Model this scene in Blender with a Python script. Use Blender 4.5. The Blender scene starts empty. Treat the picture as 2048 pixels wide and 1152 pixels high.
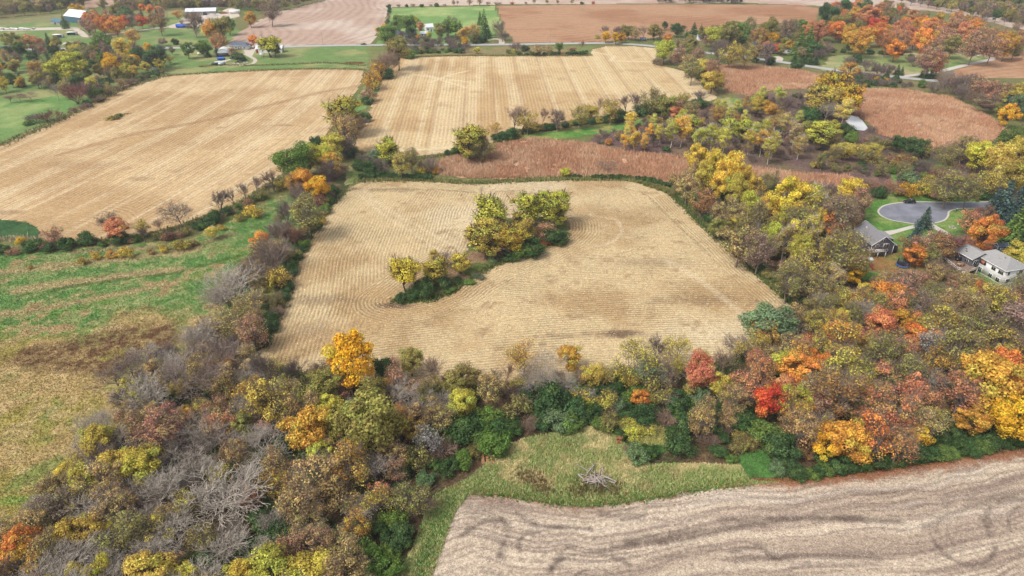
import bpy, math, random
import numpy as np
from mathutils import Vector, Matrix
R_ = math.radians
scene = bpy.context.scene
col = scene.collection
# ------------------------------------------------------------------ camera, world, sun, exposure
CAM_H, PITCH, FPX = 120.0, 30.0, 1400.0          # drone height (m), pitch below the horizon, focal length in photo pixels
cam_d = bpy.data.cameras.new('camera'); cam = bpy.data.objects.new('camera', cam_d); col.objects.link(cam)
cam.location = (0, 0, CAM_H); cam.rotation_euler = (R_(90 - PITCH), 0, 0)
cam_d.sensor_width = 36.0; cam_d.lens = 36.0 * FPX / 2048.0
cam_d.clip_start = 1.0; cam_d.clip_end = 20000.0
scene.camera = cam
SUN_EL, SUN_AZ = 52.0, 235.0                      # azimuth clockwise from +Y (north = view direction)
world = bpy.data.worlds.new('World'); scene.world = world; world.use_nodes = True
wn = world.node_tree; bg = wn.nodes['Background']
sky = wn.nodes.new('ShaderNodeTexSky'); sky.sky_type = 'NISHITA'; sky.sun_disc = False
sky.sun_elevation = R_(SUN_EL); sky.sun_rotation = R_(SUN_AZ); sky.air_density = 1.0; sky.dust_density = 3.5; sky.ozone_density = 0.6
hsv = wn.nodes.new('ShaderNodeHueSaturation'); hsv.inputs['Saturation'].default_value = 0.3      # thin high cloud: a whiter sky
wn.links.new(sky.outputs[0], hsv.inputs['Color']); wn.links.new(hsv.outputs[0], bg.inputs[0]); bg.inputs[1].default_value = 0.13
sun_d = bpy.data.lights.new('sun', 'SUN'); sun_d.energy = 1.5; sun_d.angle = R_(16); sun_d.color = (1.0, 0.95, 0.86)
sun = bpy.data.objects.new('sun', sun_d); col.objects.link(sun); sun.location = (0, 0, 400)
sd = Vector((math.sin(R_(SUN_AZ)) * math.cos(R_(SUN_EL)), math.cos(R_(SUN_AZ)) * math.cos(R_(SUN_EL)), math.sin(R_(SUN_EL))))
sun.rotation_euler = sd.to_track_quat('Z', 'Y').to_euler()
scene.view_settings.view_transform = 'Standard'; scene.view_settings.look = 'None'
scene.view_settings.exposure = 0.84; scene.view_settings.gamma = 1.0
scene.render.resolution_x = 1024; scene.render.resolution_y = 576
# ------------------------------------------------------------------ helpers
_S, _C = math.sin(R_(PITCH)), math.cos(R_(PITCH))
def P(px, py, z=0.0):
    """photo pixel -> point where that ray meets the level z"""
    dx, dy = px - 1024.0, py - 576.0
    down = FPX * _S + dy * _C; fwd = FPX * _C - dy * _S
    t = (CAM_H - z) / down
    return (dx * t, fwd * t)
def mpp(px, py, z=0.0):
    """metres per photo pixel at that ground point"""
    return (CAM_H - z) / (FPX * _S + (py - 576.0) * _C)
def PP(pts): return np.array([P(*p) for p in pts])
def s2l(v):
    v = v / 255.0
    return v / 12.92 if v <= 0.04045 else ((v + 0.055) / 1.055) ** 2.4
ALB = 0.72
def c(r, g, b, k=1.0): return np.array([s2l(r) * ALB * k, s2l(g) * ALB * k, s2l(b) * ALB * k])
def vnoise(x, y, sc, seed=0):
    rng = np.random.RandomState(seed); n = 256; lat = rng.rand(n, n)
    x = np.asarray(x) / sc; y = np.asarray(y) / sc
    xi = np.floor(x).astype(int); yi = np.floor(y).astype(int); fx = x - xi; fy = y - yi
    fx = fx * fx * (3 - 2 * fx); fy = fy * fy * (3 - 2 * fy)
    a = lat[xi % n, yi % n]; b = lat[(xi + 1) % n, yi % n]; d = lat[xi % n, (yi + 1) % n]; e = lat[(xi + 1) % n, (yi + 1) % n]
    return (a * (1 - fx) + b * fx) * (1 - fy) + (d * (1 - fx) + e * fx) * fy
def fbm(x, y, sc, seed=0, o=4):
    s = 0; amp = 1; tot = 0
    for i in range(o):
        s = s + amp * vnoise(x, y, sc / (2 ** i), seed + i * 7); tot += amp; amp *= 0.55
    return s / tot
def smooth(a, b, x):
    t = np.clip((x - a) / (b - a), 0, 1); return t * t * (3 - 2 * t)
def mixc(A, B, f): f = np.asarray(f)[..., None]; return A * (1 - f) + B * f
def inpoly(x, y, poly):
    x = np.asarray(x); y = np.asarray(y); ins = np.zeros(x.shape, bool); n = len(poly)
    for i in range(n):
        x1, y1 = poly[i]; x2, y2 = poly[(i + 1) % n]
        if y1 == y2: continue
        k = (y1 > y) != (y2 > y)
        ins ^= k & (x < (x2 - x1) * (y - y1) / (y2 - y1) + x1)
    return ins
def pdist(x, y, line, closed=False):
    """distance to a polyline, and arc length of the nearest point"""
    best = np.full(np.shape(x), 1e9); arc = np.zeros(np.shape(x)); s0 = 0.0
    m = len(line)
    for i in range(m if closed else m - 1):
        ax, ay = line[i]; bx, by = line[(i + 1) % m]
        L = math.hypot(bx - ax, by - ay) + 1e-9
        t = np.clip(((x - ax) * (bx - ax) + (y - ay) * (by - ay)) / L ** 2, 0, 1)
        d = np.hypot(x - ax - t * (bx - ax), y - ay - t * (by - ay))
        k = d < best; best = np.where(k, d, best); arc = np.where(k, s0 + t * L, arc); s0 += L
    return best, arc
def spline(pts, n=8):
    pts = [np.array(p, float) for p in pts]; out = []
    q = [2 * pts[0] - pts[1]] + pts + [2 * pts[-1] - pts[-2]]
    for i in range(1, len(q) - 2):
        for j in range(n):
            t = j / n
            out.append(0.5 * (2 * q[i] + (q[i + 1] - q[i - 1]) * t + (2 * q[i - 1] - 5 * q[i] + 4 * q[i + 1] - q[i + 2]) * t * t + (3 * q[i] - q[i - 1] - 3 * q[i + 1] + q[i + 2]) * t ** 3))
    out.append(pts[-1]); return out
def rawmesh(name, V, F, attrs=None, smoothf=False):
    V = np.asarray(V, np.float32); F = np.asarray(F, np.int32); k = F.shape[1]
    me = bpy.data.meshes.new(name)
    me.vertices.add(len(V)); me.vertices.foreach_set('co', V.ravel())
    me.loops.add(F.size); me.loops.foreach_set('vertex_index', F.ravel())
    me.polygons.add(len(F)); me.polygons.foreach_set('loop_start', np.arange(0, F.size, k, dtype=np.int32))
    if smoothf: me.polygons.foreach_set('use_smooth', np.ones(len(F), bool))
    me.update(calc_edges=True)
    for an, (ty, arr) in (attrs or {}).items():
        a = me.attributes.new(an, ty, 'POINT')
        arr = np.asarray(arr, np.float32)
        if ty == 'FLOAT_COLOR':
            if arr.shape[1] == 3: arr = np.concatenate([arr, np.ones((len(arr), 1), np.float32)], 1)
            a.data.foreach_set('color', arr.ravel())
        elif ty == 'FLOAT_VECTOR': a.data.foreach_set('vector', arr.ravel())
        else: a.data.foreach_set('value', arr.ravel())
    return me
def link(name, me, mat=None, parent=None):
    o = bpy.data.objects.new(name, me); col.objects.link(o)
    if mat is not None: me.materials.append(mat)
    if parent is not None: o.parent = parent
    return o
def tag(o, label=None, cat=None, group=None, kind=None):
    if label: o['label'] = label
    if cat: o['category'] = cat
    if group: o['group'] = group
    if kind: o['kind'] = kind
    return o
def empty(name, loc, rz=0.0):
    o = bpy.data.objects.new(name, None); col.objects.link(o); o.location = loc; o.rotation_euler = (0, 0, rz); o.empty_display_size = 0.5
    return o
# ------------------------------------------------------------------ materials
def nodes(name):
    m = bpy.data.materials.new(name); m.use_nodes = True; nt = m.node_tree; nt.nodes.clear()
    out = nt.nodes.new('ShaderNodeOutputMaterial')
    return m, nt, out
class G:
    def __init__(s, nt): s.nt = nt
    def n(s, t, **kw):
        nd = s.nt.nodes.new(t)
        for k, v in kw.items(): setattr(nd, k, v)
        return nd
    def l(s, a, b): s.nt.links.new(a, b)
    def val(s, sock, v):
        if hasattr(v, 'is_linked') or isinstance(v, bpy.types.NodeSocket): s.l(v, sock)
        else: sock.default_value = v
    def math(s, op, a, b=0.0, clamp=False):
        nd = s.n('ShaderNodeMath', operation=op, use_clamp=clamp); s.val(nd.inputs[0], a); s.val(nd.inputs[1], b); return nd.outputs[0]
    def mix(s, f, a, b, mode='MIX'):
        nd = s.n('ShaderNodeMix', data_type='RGBA', blend_type=mode); s.val(nd.inputs[0], f); s.val(nd.inputs[6], a); s.val(nd.inputs[7], b); return nd.outputs[2]
    def noise(s, vec, scale, detail=4.0, rough=0.6):
        nd = s.n('ShaderNodeTexNoise'); s.l(vec, nd.inputs['Vector']); nd.inputs['Scale'].default_value = scale
        nd.inputs['Detail'].default_value = detail; nd.inputs['Roughness'].default_value = rough; return nd.outputs[0]
    def ramp(s, f, lo, hi, a=0.0, b=1.0):
        nd = s.n('ShaderNodeMapRange'); s.val(nd.inputs[0], f)
        nd.inputs[1].default_value = lo; nd.inputs[2].default_value = hi; nd.inputs[3].default_value = a; nd.inputs[4].default_value = b
        return nd.outputs[0]
    def attr(s, name, out='Color'): return s.n('ShaderNodeAttribute', attribute_name=name).outputs[out]
    def coord(s): return s.n('ShaderNodeTexCoord').outputs['Object']
    def bsdf(s, colr, rough=0.9, spec=0.15, normal=None, metal=0.0):
        b = s.n('ShaderNodeBsdfPrincipled'); s.val(b.inputs['Base Color'], colr); b.inputs['Roughness'].default_value = rough
        b.inputs['Specular IOR Level'].default_value = spec; b.inputs['Metallic'].default_value = metal
        if normal is not None: s.l(normal, b.inputs['Normal'])
        return b.outputs[0]
    def bump(s, h, dist, strength=1.0):
        nd = s.n('ShaderNodeBump'); s.l(h, nd.inputs['Height']); nd.inputs['Distance'].default_value = dist; nd.inputs['Strength'].default_value = strength
        return nd.outputs[0]
def mat_ground(name, s1=2.5, s2=0.5, amp1=0.5, amp2=0.4, bump=0.12, rows=0.0, spacing=1.0, rowamt=0.5):
    """vertex colour 'Col' broken up by fine noise; optional crop rows from the attributes 'U' (row coordinates) and 'Wt' (which of them rules)"""
    m, nt, out = nodes(name); g = G(nt); co = g.coord(); colr = g.attr('Col')
    n1 = g.noise(co, s1, 5, 0.7); n2 = g.noise(co, s2, 4, 0.65)
    f = g.math('MULTIPLY', g.ramp(n1, 0.3, 0.7, 1 - amp1, 1 + amp1), g.ramp(n2, 0.3, 0.7, 1 - amp2, 1 + amp2))
    h = n1
    if rows:
        U = g.n('ShaderNodeSeparateXYZ'); g.l(g.attr('U', 'Vector'), U.inputs[0])
        W = g.n('ShaderNodeSeparateXYZ'); g.l(g.attr('Wt', 'Vector'), W.inputs[0])
        tot = None
        wob = g.math('MULTIPLY', g.math('SUBTRACT', g.noise(co, 0.35, 2), 0.5), 0.55 * spacing)
        for i in range(3):
            ph = g.math('MULTIPLY', g.math('ADD', U.outputs[i], wob), 2 * math.pi / spacing)
            s = g.math('MULTIPLY', g.math('ADD', g.math('MULTIPLY', g.math('SINE', ph), 0.5), 0.5), W.outputs[i])
            tot = s if tot is None else g.math('ADD', tot, s)
        patch = g.ramp(g.noise(co, 0.045, 4), 0.34, 0.62, 0.2, 1.1)
        fine = g.ramp(g.noise(co, 1.3, 2), 0.3, 0.7, 0.3, 1.2)
        sf = g.math('MULTIPLY', g.math('MULTIPLY', g.math('POWER', tot, 1.6), patch), fine)
        f = g.math('MULTIPLY', f, g.math('SUBTRACT', 1.0, g.math('MULTIPLY', sf, rowamt)))
        h = g.math('SUBTRACT', n1, g.math('MULTIPLY', tot, 0.8))
    vm = g.n('ShaderNodeVectorMath', operation='SCALE'); g.l(colr, vm.inputs[0]); g.l(f, vm.inputs['Scale'])
    hs = g.n('ShaderNodeHueSaturation'); g.l(vm.outputs[0], hs.inputs['Color'])
    g.l(g.ramp(g.noise(co, s1 * 0.7, 3), 0.3, 0.7, 0.485, 0.515), hs.inputs['Hue'])
    g.l(g.bsdf(hs.outputs[0], 0.95, 0.05, g.bump(h, bump)), out.inputs[0])
    return m
def mat_leaf(name='foliage'):
    m, nt, out = nodes(name); g = G(nt)
    oi = g.n('ShaderNodeObjectInfo'); lv = g.attr('lv', 'Vector')
    sp = g.n('ShaderNodeSeparateXYZ'); g.l(lv, sp.inputs[0])      # x: leaf brightness, y: leaf hue, z: bough tint
    hs = g.n('ShaderNodeHueSaturation'); rem = g.mix(g.ramp(g.math('ADD', sp.outputs[2], g.math('MULTIPLY', sp.outputs[1], 0.12)), 0.74, 1.02, 0.0, 0.55), oi.outputs['Color'], (0.20, 0.22, 0.06, 1)); g.l(rem, hs.inputs['Color'])      # boughs still green
    hue = g.math('ADD', g.ramp(sp.outputs[1], 0, 1, 0.485, 0.515), g.ramp(sp.outputs[2], 0, 1, -0.012, 0.022))
    g.l(hue, hs.inputs['Hue']); hs.inputs['Saturation'].default_value = 1.0
    g.l(g.math('MULTIPLY', g.ramp(sp.outputs[0], 0, 1, 0.5, 1.45), g.ramp(sp.outputs[2], 0, 1, 0.7, 1.25)), hs.inputs['Value'])
    d = g.n('ShaderNodeBsdfDiffuse'); t = g.n('ShaderNodeBsdfTranslucent'); g.l(hs.outputs[0], d.inputs[0]); g.l(hs.outputs[0], t.inputs[0])
    mx = g.n('ShaderNodeMixShader'); mx.inputs[0].default_value = 0.42; g.l(d.outputs[0], mx.inputs[1]); g.l(t.outputs[0], mx.inputs[2])
    g.l(mx.outputs[0], out.inputs[0]); return m
def mat_bark(name='bark'):
    m, nt, out = nodes(name); g = G(nt); oi = g.n('ShaderNodeObjectInfo'); co = g.coord()
    f = g.ramp(g.noise(co, 1.6, 4, 0.7), 0.3, 0.7, 0.6, 1.35)
    vm = g.n('ShaderNodeVectorMath', operation='SCALE'); g.l(oi.outputs['Color'], vm.inputs[0]); g.l(f, vm.inputs['Scale'])
    g.l(g.bsdf(vm.outputs[0], 0.9, 0.1), out.inputs[0]); return m
def mat_blade(name='blades'):
    m, nt, out = nodes(name); g = G(nt); a = g.attr('Col')
    d = g.n('ShaderNodeBsdfDiffuse'); t = g.n('ShaderNodeBsdfTranslucent'); g.l(a, d.inputs[0]); g.l(a, t.inputs[0])
    ge = g.n('ShaderNodeNewGeometry'); va = g.n('ShaderNodeVectorMath', operation='SCALE'); g.l(ge.outputs['Normal'], va.inputs[0]); va.inputs['Scale'].default_value = 0.45
    vb = g.n('ShaderNodeVectorMath', operation='ADD'); g.l(va.outputs[0], vb.inputs[0]); vb.inputs[1].default_value = (0, 0, 1)
    vc = g.n('ShaderNodeVectorMath', operation='NORMALIZE'); g.l(vb.outputs[0], vc.inputs[0]); g.l(vc.outputs[0], d.inputs['Normal'])
    mx = g.n('ShaderNodeMixShader'); mx.inputs[0].default_value = 0.12; g.l(d.outputs[0], mx.inputs[1]); g.l(t.outputs[0], mx.inputs[2])
    g.l(mx.outputs[0], out.inputs[0]); return m
def mat_plain(name, rgb, rough=0.7, spec=0.3, var=0.2, scale=1.5, metal=0.0, stripe=None, bump=0.0):
    m, nt, out = nodes(name); g = G(nt); co = g.coord()
    f = g.ramp(g.noise(co, scale, 5, 0.65), 0.28, 0.72, 1 - var, 1 + var)
    if stripe:
        sp = g.n('ShaderNodeSeparateXYZ'); g.l(co, sp.inputs[0])
        s = g.math('FRACT', g.math('MULTIPLY', sp.outputs[stripe[0]], 1.0 / stripe[1]))
        f = g.math('MULTIPLY', f, g.ramp(s, 0.82, 0.9, 1.0, 1 - stripe[2]))
    vm = g.n('ShaderNodeVectorMath', operation='SCALE'); vm.inputs[0].default_value = tuple(rgb); g.l(f, vm.inputs['Scale'])
    nb = g.bump(g.noise(co, scale * 4, 3), bump) if bump else None
    g.l(g.bsdf(vm.outputs[0], rough, spec, nb, metal), out.inputs[0]); return m
M_leaf, M_bark, M_blade = mat_leaf(), mat_bark(), mat_blade()
M = {
 'asphalt': mat_plain('asphalt', c(130, 132, 142), 0.9, 0.2, 0.32, 0.18, bump=0.02), 'road': mat_plain('road', c(180, 178, 178), 0.9, 0.2, 0.15, 0.2),
 'gravel': mat_plain('gravel', c(205, 192, 176), 0.95, 0.1, 0.2, 0.8), 'concrete': mat_plain('concrete', c(206, 198, 188), 0.9, 0.2, 0.12, 0.8),
 'shingle': mat_plain('shingle', c(136, 134, 138), 0.9, 0.15, 0.22, 2.2, stripe=(2, 0.22, 0.18)), 'shingle2': mat_plain('shingle2', c(160, 159, 158), 0.9, 0.15, 0.18, 2.2, stripe=(2, 0.22, 0.15)),
 'slate': mat_plain('slate', c(98, 110, 128), 0.85, 0.2, 0.15, 1.0), 'siding_grey': mat_plain('siding_grey', c(92, 90, 100), 0.75, 0.3, 0.1, 0.8, stripe=(2, 0.3, 0.3)),
 'siding_white': mat_plain('siding_white', c(240, 238, 236), 0.7, 0.3, 0.06, 0.8, stripe=(2, 0.3, 0.12)), 'siding_taupe': mat_plain('siding_taupe', c(160, 158, 154), 0.75, 0.3, 0.1, 0.8, stripe=(2, 0.3, 0.2)),
 'white': mat_plain('white_paint', c(240, 238, 234), 0.6, 0.4, 0.06), 'metal_white': mat_plain('metal_roof', c(232, 236, 240), 0.45, 0.5, 0.08, 0.4, stripe=(0, 0.9, 0.15)),
 'glass': mat_plain('glass', (0.02, 0.025, 0.03), 0.08, 0.6, 0.3), 'door': mat_plain('door_dark', (0.03, 0.035, 0.04), 0.5, 0.4, 0.2), 'wood': mat_plain('deck_wood', c(150, 128, 112), 0.85, 0.2, 0.25, 2.0, stripe=(0, 0.2, 0.35)),
 'wood_pale': mat_plain('deck_pale', c(205, 196, 190), 0.85, 0.2, 0.15, 2.0, stripe=(0, 0.2, 0.2)), 'red': mat_plain('red_paint', c(150, 62, 48), 0.7, 0.3, 0.2), 'blue': mat_plain('blue_paint', c(30, 92, 205), 0.4, 0.4, 0.1),
 'tealroof': mat_plain('teal_roof', c(70, 112, 125), 0.5, 0.4, 0.1), 'teal': mat_plain('teal_paint', c(40, 110, 110), 0.6, 0.3, 0.15), 'black': mat_plain('black_paint', (0.012, 0.013, 0.016), 0.25, 0.6, 0.1), 'rubber': mat_plain('rubber', (0.015, 0.015, 0.015), 0.8, 0.3, 0.2),
 'net': mat_plain('net', (0.045, 0.03, 0.03), 0.8, 0.2, 0.3), 'bluepad': mat_plain('blue_pad', c(62, 105, 180), 0.6, 0.3, 0.1), 'chrome': mat_plain('chrome', (0.5, 0.5, 0.52), 0.3, 0.6, 0.1, metal=0.7), 'tarp': mat_plain('tarp', c(215, 222, 228), 0.6, 0.3, 0.1),
 'log': mat_plain('log', c(168, 156, 146), 0.9, 0.1, 0.35, 1.2), 'logbark': mat_plain('log_bark', c(178, 132, 98), 0.9, 0.1, 0.3, 1.0), 'logend': mat_plain('log_end', c(205, 168, 128), 0.9, 0.1, 0.2, 3), 'rust': mat_plain('rust', c(140, 92, 66), 0.9, 0.1, 0.35, 1.0), 'yellow': mat_plain('yellow_paint', c(225, 190, 60), 0.6, 0.3, 0.1),
 'brick': mat_plain('brick', c(190, 118, 92), 0.9, 0.15, 0.2, 2.0), 'tancloth': mat_plain('tan', c(188, 162, 135), 0.9, 0.1, 0.2), 'stone': mat_plain('stone', c(190, 180, 170), 0.9, 0.1, 0.3, 1.0), 'greentrim': mat_plain('green_plastic', c(170, 205, 130), 0.6, 0.3, 0.1),
}
# ------------------------------------------------------------------ ground sheets
def patch(name, poly, z, step, colf, mat, rag=0.6, ragsc=3.0, rows=None, holes=(), kind='structure', hz=None):
    """a sheet of ground cut to an outline (world xy) with an uneven edge; colf(x, y) -> albedo, rows(x, y) -> (U, Wt)"""
    poly = np.asarray(poly); x0, y0 = poly.min(0) - 1; x1, y1 = poly.max(0) + 1
    nx = int((x1 - x0) / step) + 2; ny = int((y1 - y0) / step) + 2
    gx, gy = np.meshgrid(x0 + np.arange(nx) * step, y0 + np.arange(ny) * step, indexing='ij')
    cx = gx[:-1, :-1] + step / 2; cy = gy[:-1, :-1] + step / 2
    jx = cx + (fbm(cx, cy, ragsc, 11, 3) - 0.5) * 4 * rag; jy = cy + (fbm(cx, cy, ragsc, 23, 3) - 0.5) * 4 * rag
    keep = inpoly(jx, jy, poly)
    for hpoly in holes: keep &= ~inpoly(jx, jy, hpoly)
    I, J = np.nonzero(keep)
    idx = lambda i, j: i * ny + j
    F = np.stack([idx(I, J), idx(I + 1, J), idx(I + 1, J + 1), idx(I, J + 1)], 1)
    used, inv = np.unique(F, return_inverse=True); F = inv.reshape(F.shape)
    X = gx.ravel()[used]; Y = gy.ravel()[used]
    Z = np.full(len(X), float(z))
    if hz is not None: Z = Z + hz(X, Y)
    at = {'Col': ('FLOAT_COLOR', colf(X, Y))}
    if rows is not None:
        U, W = rows(X, Y); at['U'] = ('FLOAT_VECTOR', U); at['Wt'] = ('FLOAT_VECTOR', W)
    o = link(name, rawmesh(name, np.stack([X, Y, Z], 1), F, at), mat); tag(o, kind=kind); return o
def ribbon(name, pts, width, z, mat, n=8, kind='structure', wob=0.0):
    L = np.array(spline(PP(pts), n)); t = np.gradient(L, axis=0); t /= np.linalg.norm(t, axis=1)[:, None] + 1e-9
    nr = np.stack([-t[:, 1], t[:, 0]], 1)
    w = width / 2 * (1 + wob * (np.random.RandomState(3).rand(len(L)) - 0.5))
    A = L + nr * w[:, None]; B = L - nr * w[:, None]
    V = np.zeros((2 * len(L), 3)); V[0::2, :2] = A; V[1::2, :2] = B; V[:, 2] = z
    F = [(2 * i, 2 * i + 1, 2 * i + 3, 2 * i + 2) for i in range(len(L) - 1)]
    o = link(name, rawmesh(name, V, F), mat); tag(o, kind=kind); return o
# --- the one big sheet that reaches the horizon
def mat_base():
    m, nt, out = nodes('rough_grass'); g = G(nt); co = g.coord()
    a = g.mix(g.ramp(g.noise(co, 0.02, 5), 0.38, 0.6), tuple(c(112, 128, 66)) + (1,), tuple(c(150, 132, 92)) + (1,))
    b = g.mix(g.ramp(g.noise(co, 0.5, 5, 0.7), 0.35, 0.7), a, tuple(c(86, 96, 56)) + (1,))
    g.l(g.bsdf(b, 0.95, 0.05, g.bump(g.noise(co, 1.2, 4), 0.3)), out.inputs[0]); return m
gp = 9000.0
link('ground', rawmesh('ground', [(-gp, -gp, 0), (gp, -gp, 0), (gp, gp, 0), (-gp, gp, 0)], [(0, 1, 2, 3)]), mat_base())['kind'] = 'structure'
MG_grass = mat_ground('meadow_grass', 1.6, 0.35, 0.42, 0.3, 0.3)
MG_litter = mat_ground('leaf_litter', 2.0, 0.5, 0.55, 0.4, 0.25)
MG_far = mat_ground('far_ground', 0.6, 0.12, 0.22, 0.16, 0.2)
MG_marsh = mat_ground('marsh_ground', 1.2, 0.3, 0.45, 0.3, 0.4)
MG_stub = mat_ground('corn_stubble', 2.6, 0.6, 0.5, 0.14, 0.12, rows=1, spacing=1.25, rowamt=0.5)
MG_stubL = mat_ground('corn_stubble_straight', 1.8, 0.4, 0.38, 0.14, 0.12, rows=1, spacing=2.1, rowamt=0.3)
MG_till = mat_ground('tilled_soil', 3.4, 1.0, 0.6, 0.22, 0.1)
MG_tillfar = mat_ground('tilled_far', 0.6, 0.15, 0.14, 0.1, 0.1, rows=1, spacing=9.0, rowamt=0.30)
# outlines in photo pixels (ground level)
CENTER = [(690,380),(715,368),(740,362),(800,361),(860,362),(900,367),(960,369),(1030,365),(1100,362),(1180,361),(1250,362),(1300,371),(1335,386),(1370,420),(1410,455),(1450,490),(1500,540),(1560,592),(1605,628),(1600,650),(1520,690),(1400,738),(1200,766),(1000,772),(850,770),(700,764),(560,742),(520,715),(530,690),(570,600),(590,520),(620,470),(655,415)]
ISLE = [(783,602),(800,590),(830,565),(880,540),(925,515),(938,490),(948,462),(1000,440),(1060,432),(1115,436),(1138,446),(1138,460),(1118,478),(1070,502),(1015,524),(985,533),(930,562),(905,582),(860,601),(810,609)]
LEFT = [(420,146),(500,140),(600,137),(700,137),(728,142),(722,165),(700,200),(670,245),(640,285),(575,335),(540,370),(480,405),(350,455),(250,475),(150,485),(84,482),(80,462),(60,445),(0,440),(-300,430),(-300,375),(0,290),(60,262),(120,235),(185,200),(250,170),(330,150)]
MID = [(800,116),(880,113),(1000,112),(1100,112),(1183,112),(1184,99),(1215,93),(1270,93),(1312,97),(1316,108),(1304,128),(1360,140),(1400,155),(1422,176),(1437,195),(1420,203),(1390,200),(1300,218),(1150,240),(1050,255),(1010,275),(985,288),(890,308),(800,316),(740,312),(706,302),(708,288),(740,220),(760,172),(780,132)]
TILL = [(800,1400),(830,1250),(860,1152),(885,1080),(907,1018),(935,984),(1000,985),(1050,992),(1100,1002),(1170,1008),(1250,1000),(1330,986),(1400,973),(1500,963),(1560,963),(1650,956),(1750,946),(1850,931),(1950,916),(2048,899),(2300,868),(2500,1400)]
MEADOW = [(-300,525),(0,507),(150,500),(280,488),(380,478),(470,440),(545,396),(585,388),(612,410),(590,470),(565,540),(540,600),(500,690),(440,760),(330,790),(260,830),(200,880),(150,930),(100,1005),(60,1070),(-60,1130),(-400,1200)]
CLEAR = [(868,992),(900,975),(940,955),(990,912),(1040,880),(1100,868),(1180,856),(1235,872),(1262,905),(1300,930),(1400,928),(1480,932),(1500,962),(1560,966),(1400,980),(1250,1006),(1170,1014),(1100,1008),(1000,991),(940,990),(912,1024),(890,1085),(866,1152),(840,1240),(780,1240),(795,1152),(830,1085),(850,1030)]
W = {k: PP(v) for k, v in dict(CENTER=CENTER, ISLE=ISLE, LEFT=LEFT, MID=MID, TILL=TILL, MEADOW=MEADOW, CLEAR=CLEAR).items()}
# --- woodland floor and brush
def col_litter(x, y):
    n = fbm(x, y, 18, 5); n2 = fbm(x, y, 5, 9)
    a = mixc(c(96, 78, 60) + 0 * n[:, None], c(74, 84, 52), smooth(0.4, 0.65, n)); return mixc(a, c(130, 104, 78), smooth(0.52, 0.75, n2))
FLOOR = PP([(230,770),(330,735),(430,690),(480,560),(540,470),(620,380),(668,330),(700,330),(690,385),(640,450),(600,530),(570,620),(530,700),(560,742),(700,765),(1000,773),(1200,767),(1400,740),(1520,690),(1620,615),(1520,520),(1420,430),(1370,360),(1440,330),(1600,350),(1750,380),(1720,460),(1700,540),(2048,600),(2500,620),(2500,840),(2048,905),(1850,937),(1560,970),(1100,1000),(880,1010),(800,1152),(740,1320),(-300,1320),(-200,1120),(60,1075),(100,1000),(200,870)])
patch('woodland_floor', FLOOR, 0.03, 1.2, col_litter, MG_litter, 1.5, 8)
def col_brush(x, y):
    n = fbm(x, y, 25, 15); n2 = fbm(x, y, 7, 19)
    a = mixc(c(112, 90, 86) + 0 * n[:, None], c(128, 108, 88), smooth(0.42, 0.65, n)); return mixc(a, c(104, 104, 68), smooth(0.62, 0.8, n2))
patch('brushland', PP([(1165,285),(1200,262),(1320,228),(1440,205),(1480,190),(1600,180),(1690,200),(1735,250),(1800,285),(1900,302),(2000,292),(2048,270),(2400,260),(2400,420),(2048,405),(1960,402),(1800,398),(1750,375),(1600,345),(1470,335),(1300,310)]), 0.03, 2.0, col_brush, MG_litter, 2, 10)
# --- left meadow with mown swaths, tracks and a dark weed patch
def col_meadow(x, y):
    n = fbm(x, y, 14, 31); n2 = fbm(x, y, 3.2, 37); n3 = fbm(x, y, 40, 41)
    ydiv = np.interp(x, [-260, -170, -110, -60, -20], [182, 180, 186, 196, 225])      # green above, straw and olive below
    g = mixc(c(106, 144, 78) + 0 * n[:, None], c(154, 166, 106), smooth(0.35, 0.7, n2))
    st = mixc(c(202, 176, 132) + 0 * n[:, None], c(176, 150, 108), smooth(0.35, 0.7, n2))
    low = mixc(c(186, 160, 108) + 0 * n[:, None], c(166, 152, 84), smooth(0.42, 0.62, n)); low = mixc(low, c(122, 142, 76), smooth(0.5, 0.68, fbm(x, y, 11, 43)) * 0.65)
    low = mixc(low, c(206, 180, 132), smooth(0.45, 0.75, n2) * 0.6)
    f = smooth(-9, 9, y - ydiv + (n - 0.5) * 34)
    r = mixc(low, mixc(g, st, smooth(0.5, 0.7, 0.5 * n + 0.5 * n2)), f)
    for pts, wd, cc in SWATHS:
        d, _ = pdist(x, y, pts); r = mixc(r, cc, 0.7 * (1 - smooth(wd * 0.2, wd * 1.2, d + (n2 - 0.5) * wd * 2.4 + (n - .5) * wd * 2.0)))
    weed = PP([(-30,725),(30,690),(150,668),(290,632),(385,632),(380,690),(300,730),(220,765),(110,760),(20,755)])
    ins = inpoly(x + (n2 - .5) * 22, y + (n - .5) * 22, weed); d, _ = pdist(x, y, weed, True)
    r = mixc(r, c(120, 92, 66), (0.5 + 0.5 * smooth(.38, .58, fbm(x, y, 1.8, 77, 2))) * np.where(ins, smooth(0, 6, d + (n - .5) * 6), 0) * smooth(0.15, 0.45, n2))
    return r
straw, dk, gn = c(196, 166, 126), c(92, 112, 58), c(112, 146, 66)
SWATHS = [(PP(a), w_, k) for a, w_, k in [
 ([(-120,560),(0,545),(120,531),(250,517),(390,500)], 3.0, straw), ([(40,580),(120,568),(190,560),(280,547),(350,540)], 2.6, straw), ([(-80,640),(40,625),(180,600),(330,570),(430,545)], 2.4, straw),
 ([(-60,690),(0,661),(80,638),(146,619),(230,600)], 1.6, gn), ([(360,568),(430,535),(486,505),(430,492),(382,484)], 2.0, gn), ([(50,590),(180,568),(360,545),(480,512)], 1.0, dk), ([(-60,1000),(40,1000),(90,990)], 2.0, gn),
 ([(430,600),(470,560),(500,520)], 3.5, c(150,118,90)), ([(150,505),(250,498),(400,490),(460,470)], 2.0, c(160,136,104))]]
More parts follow.
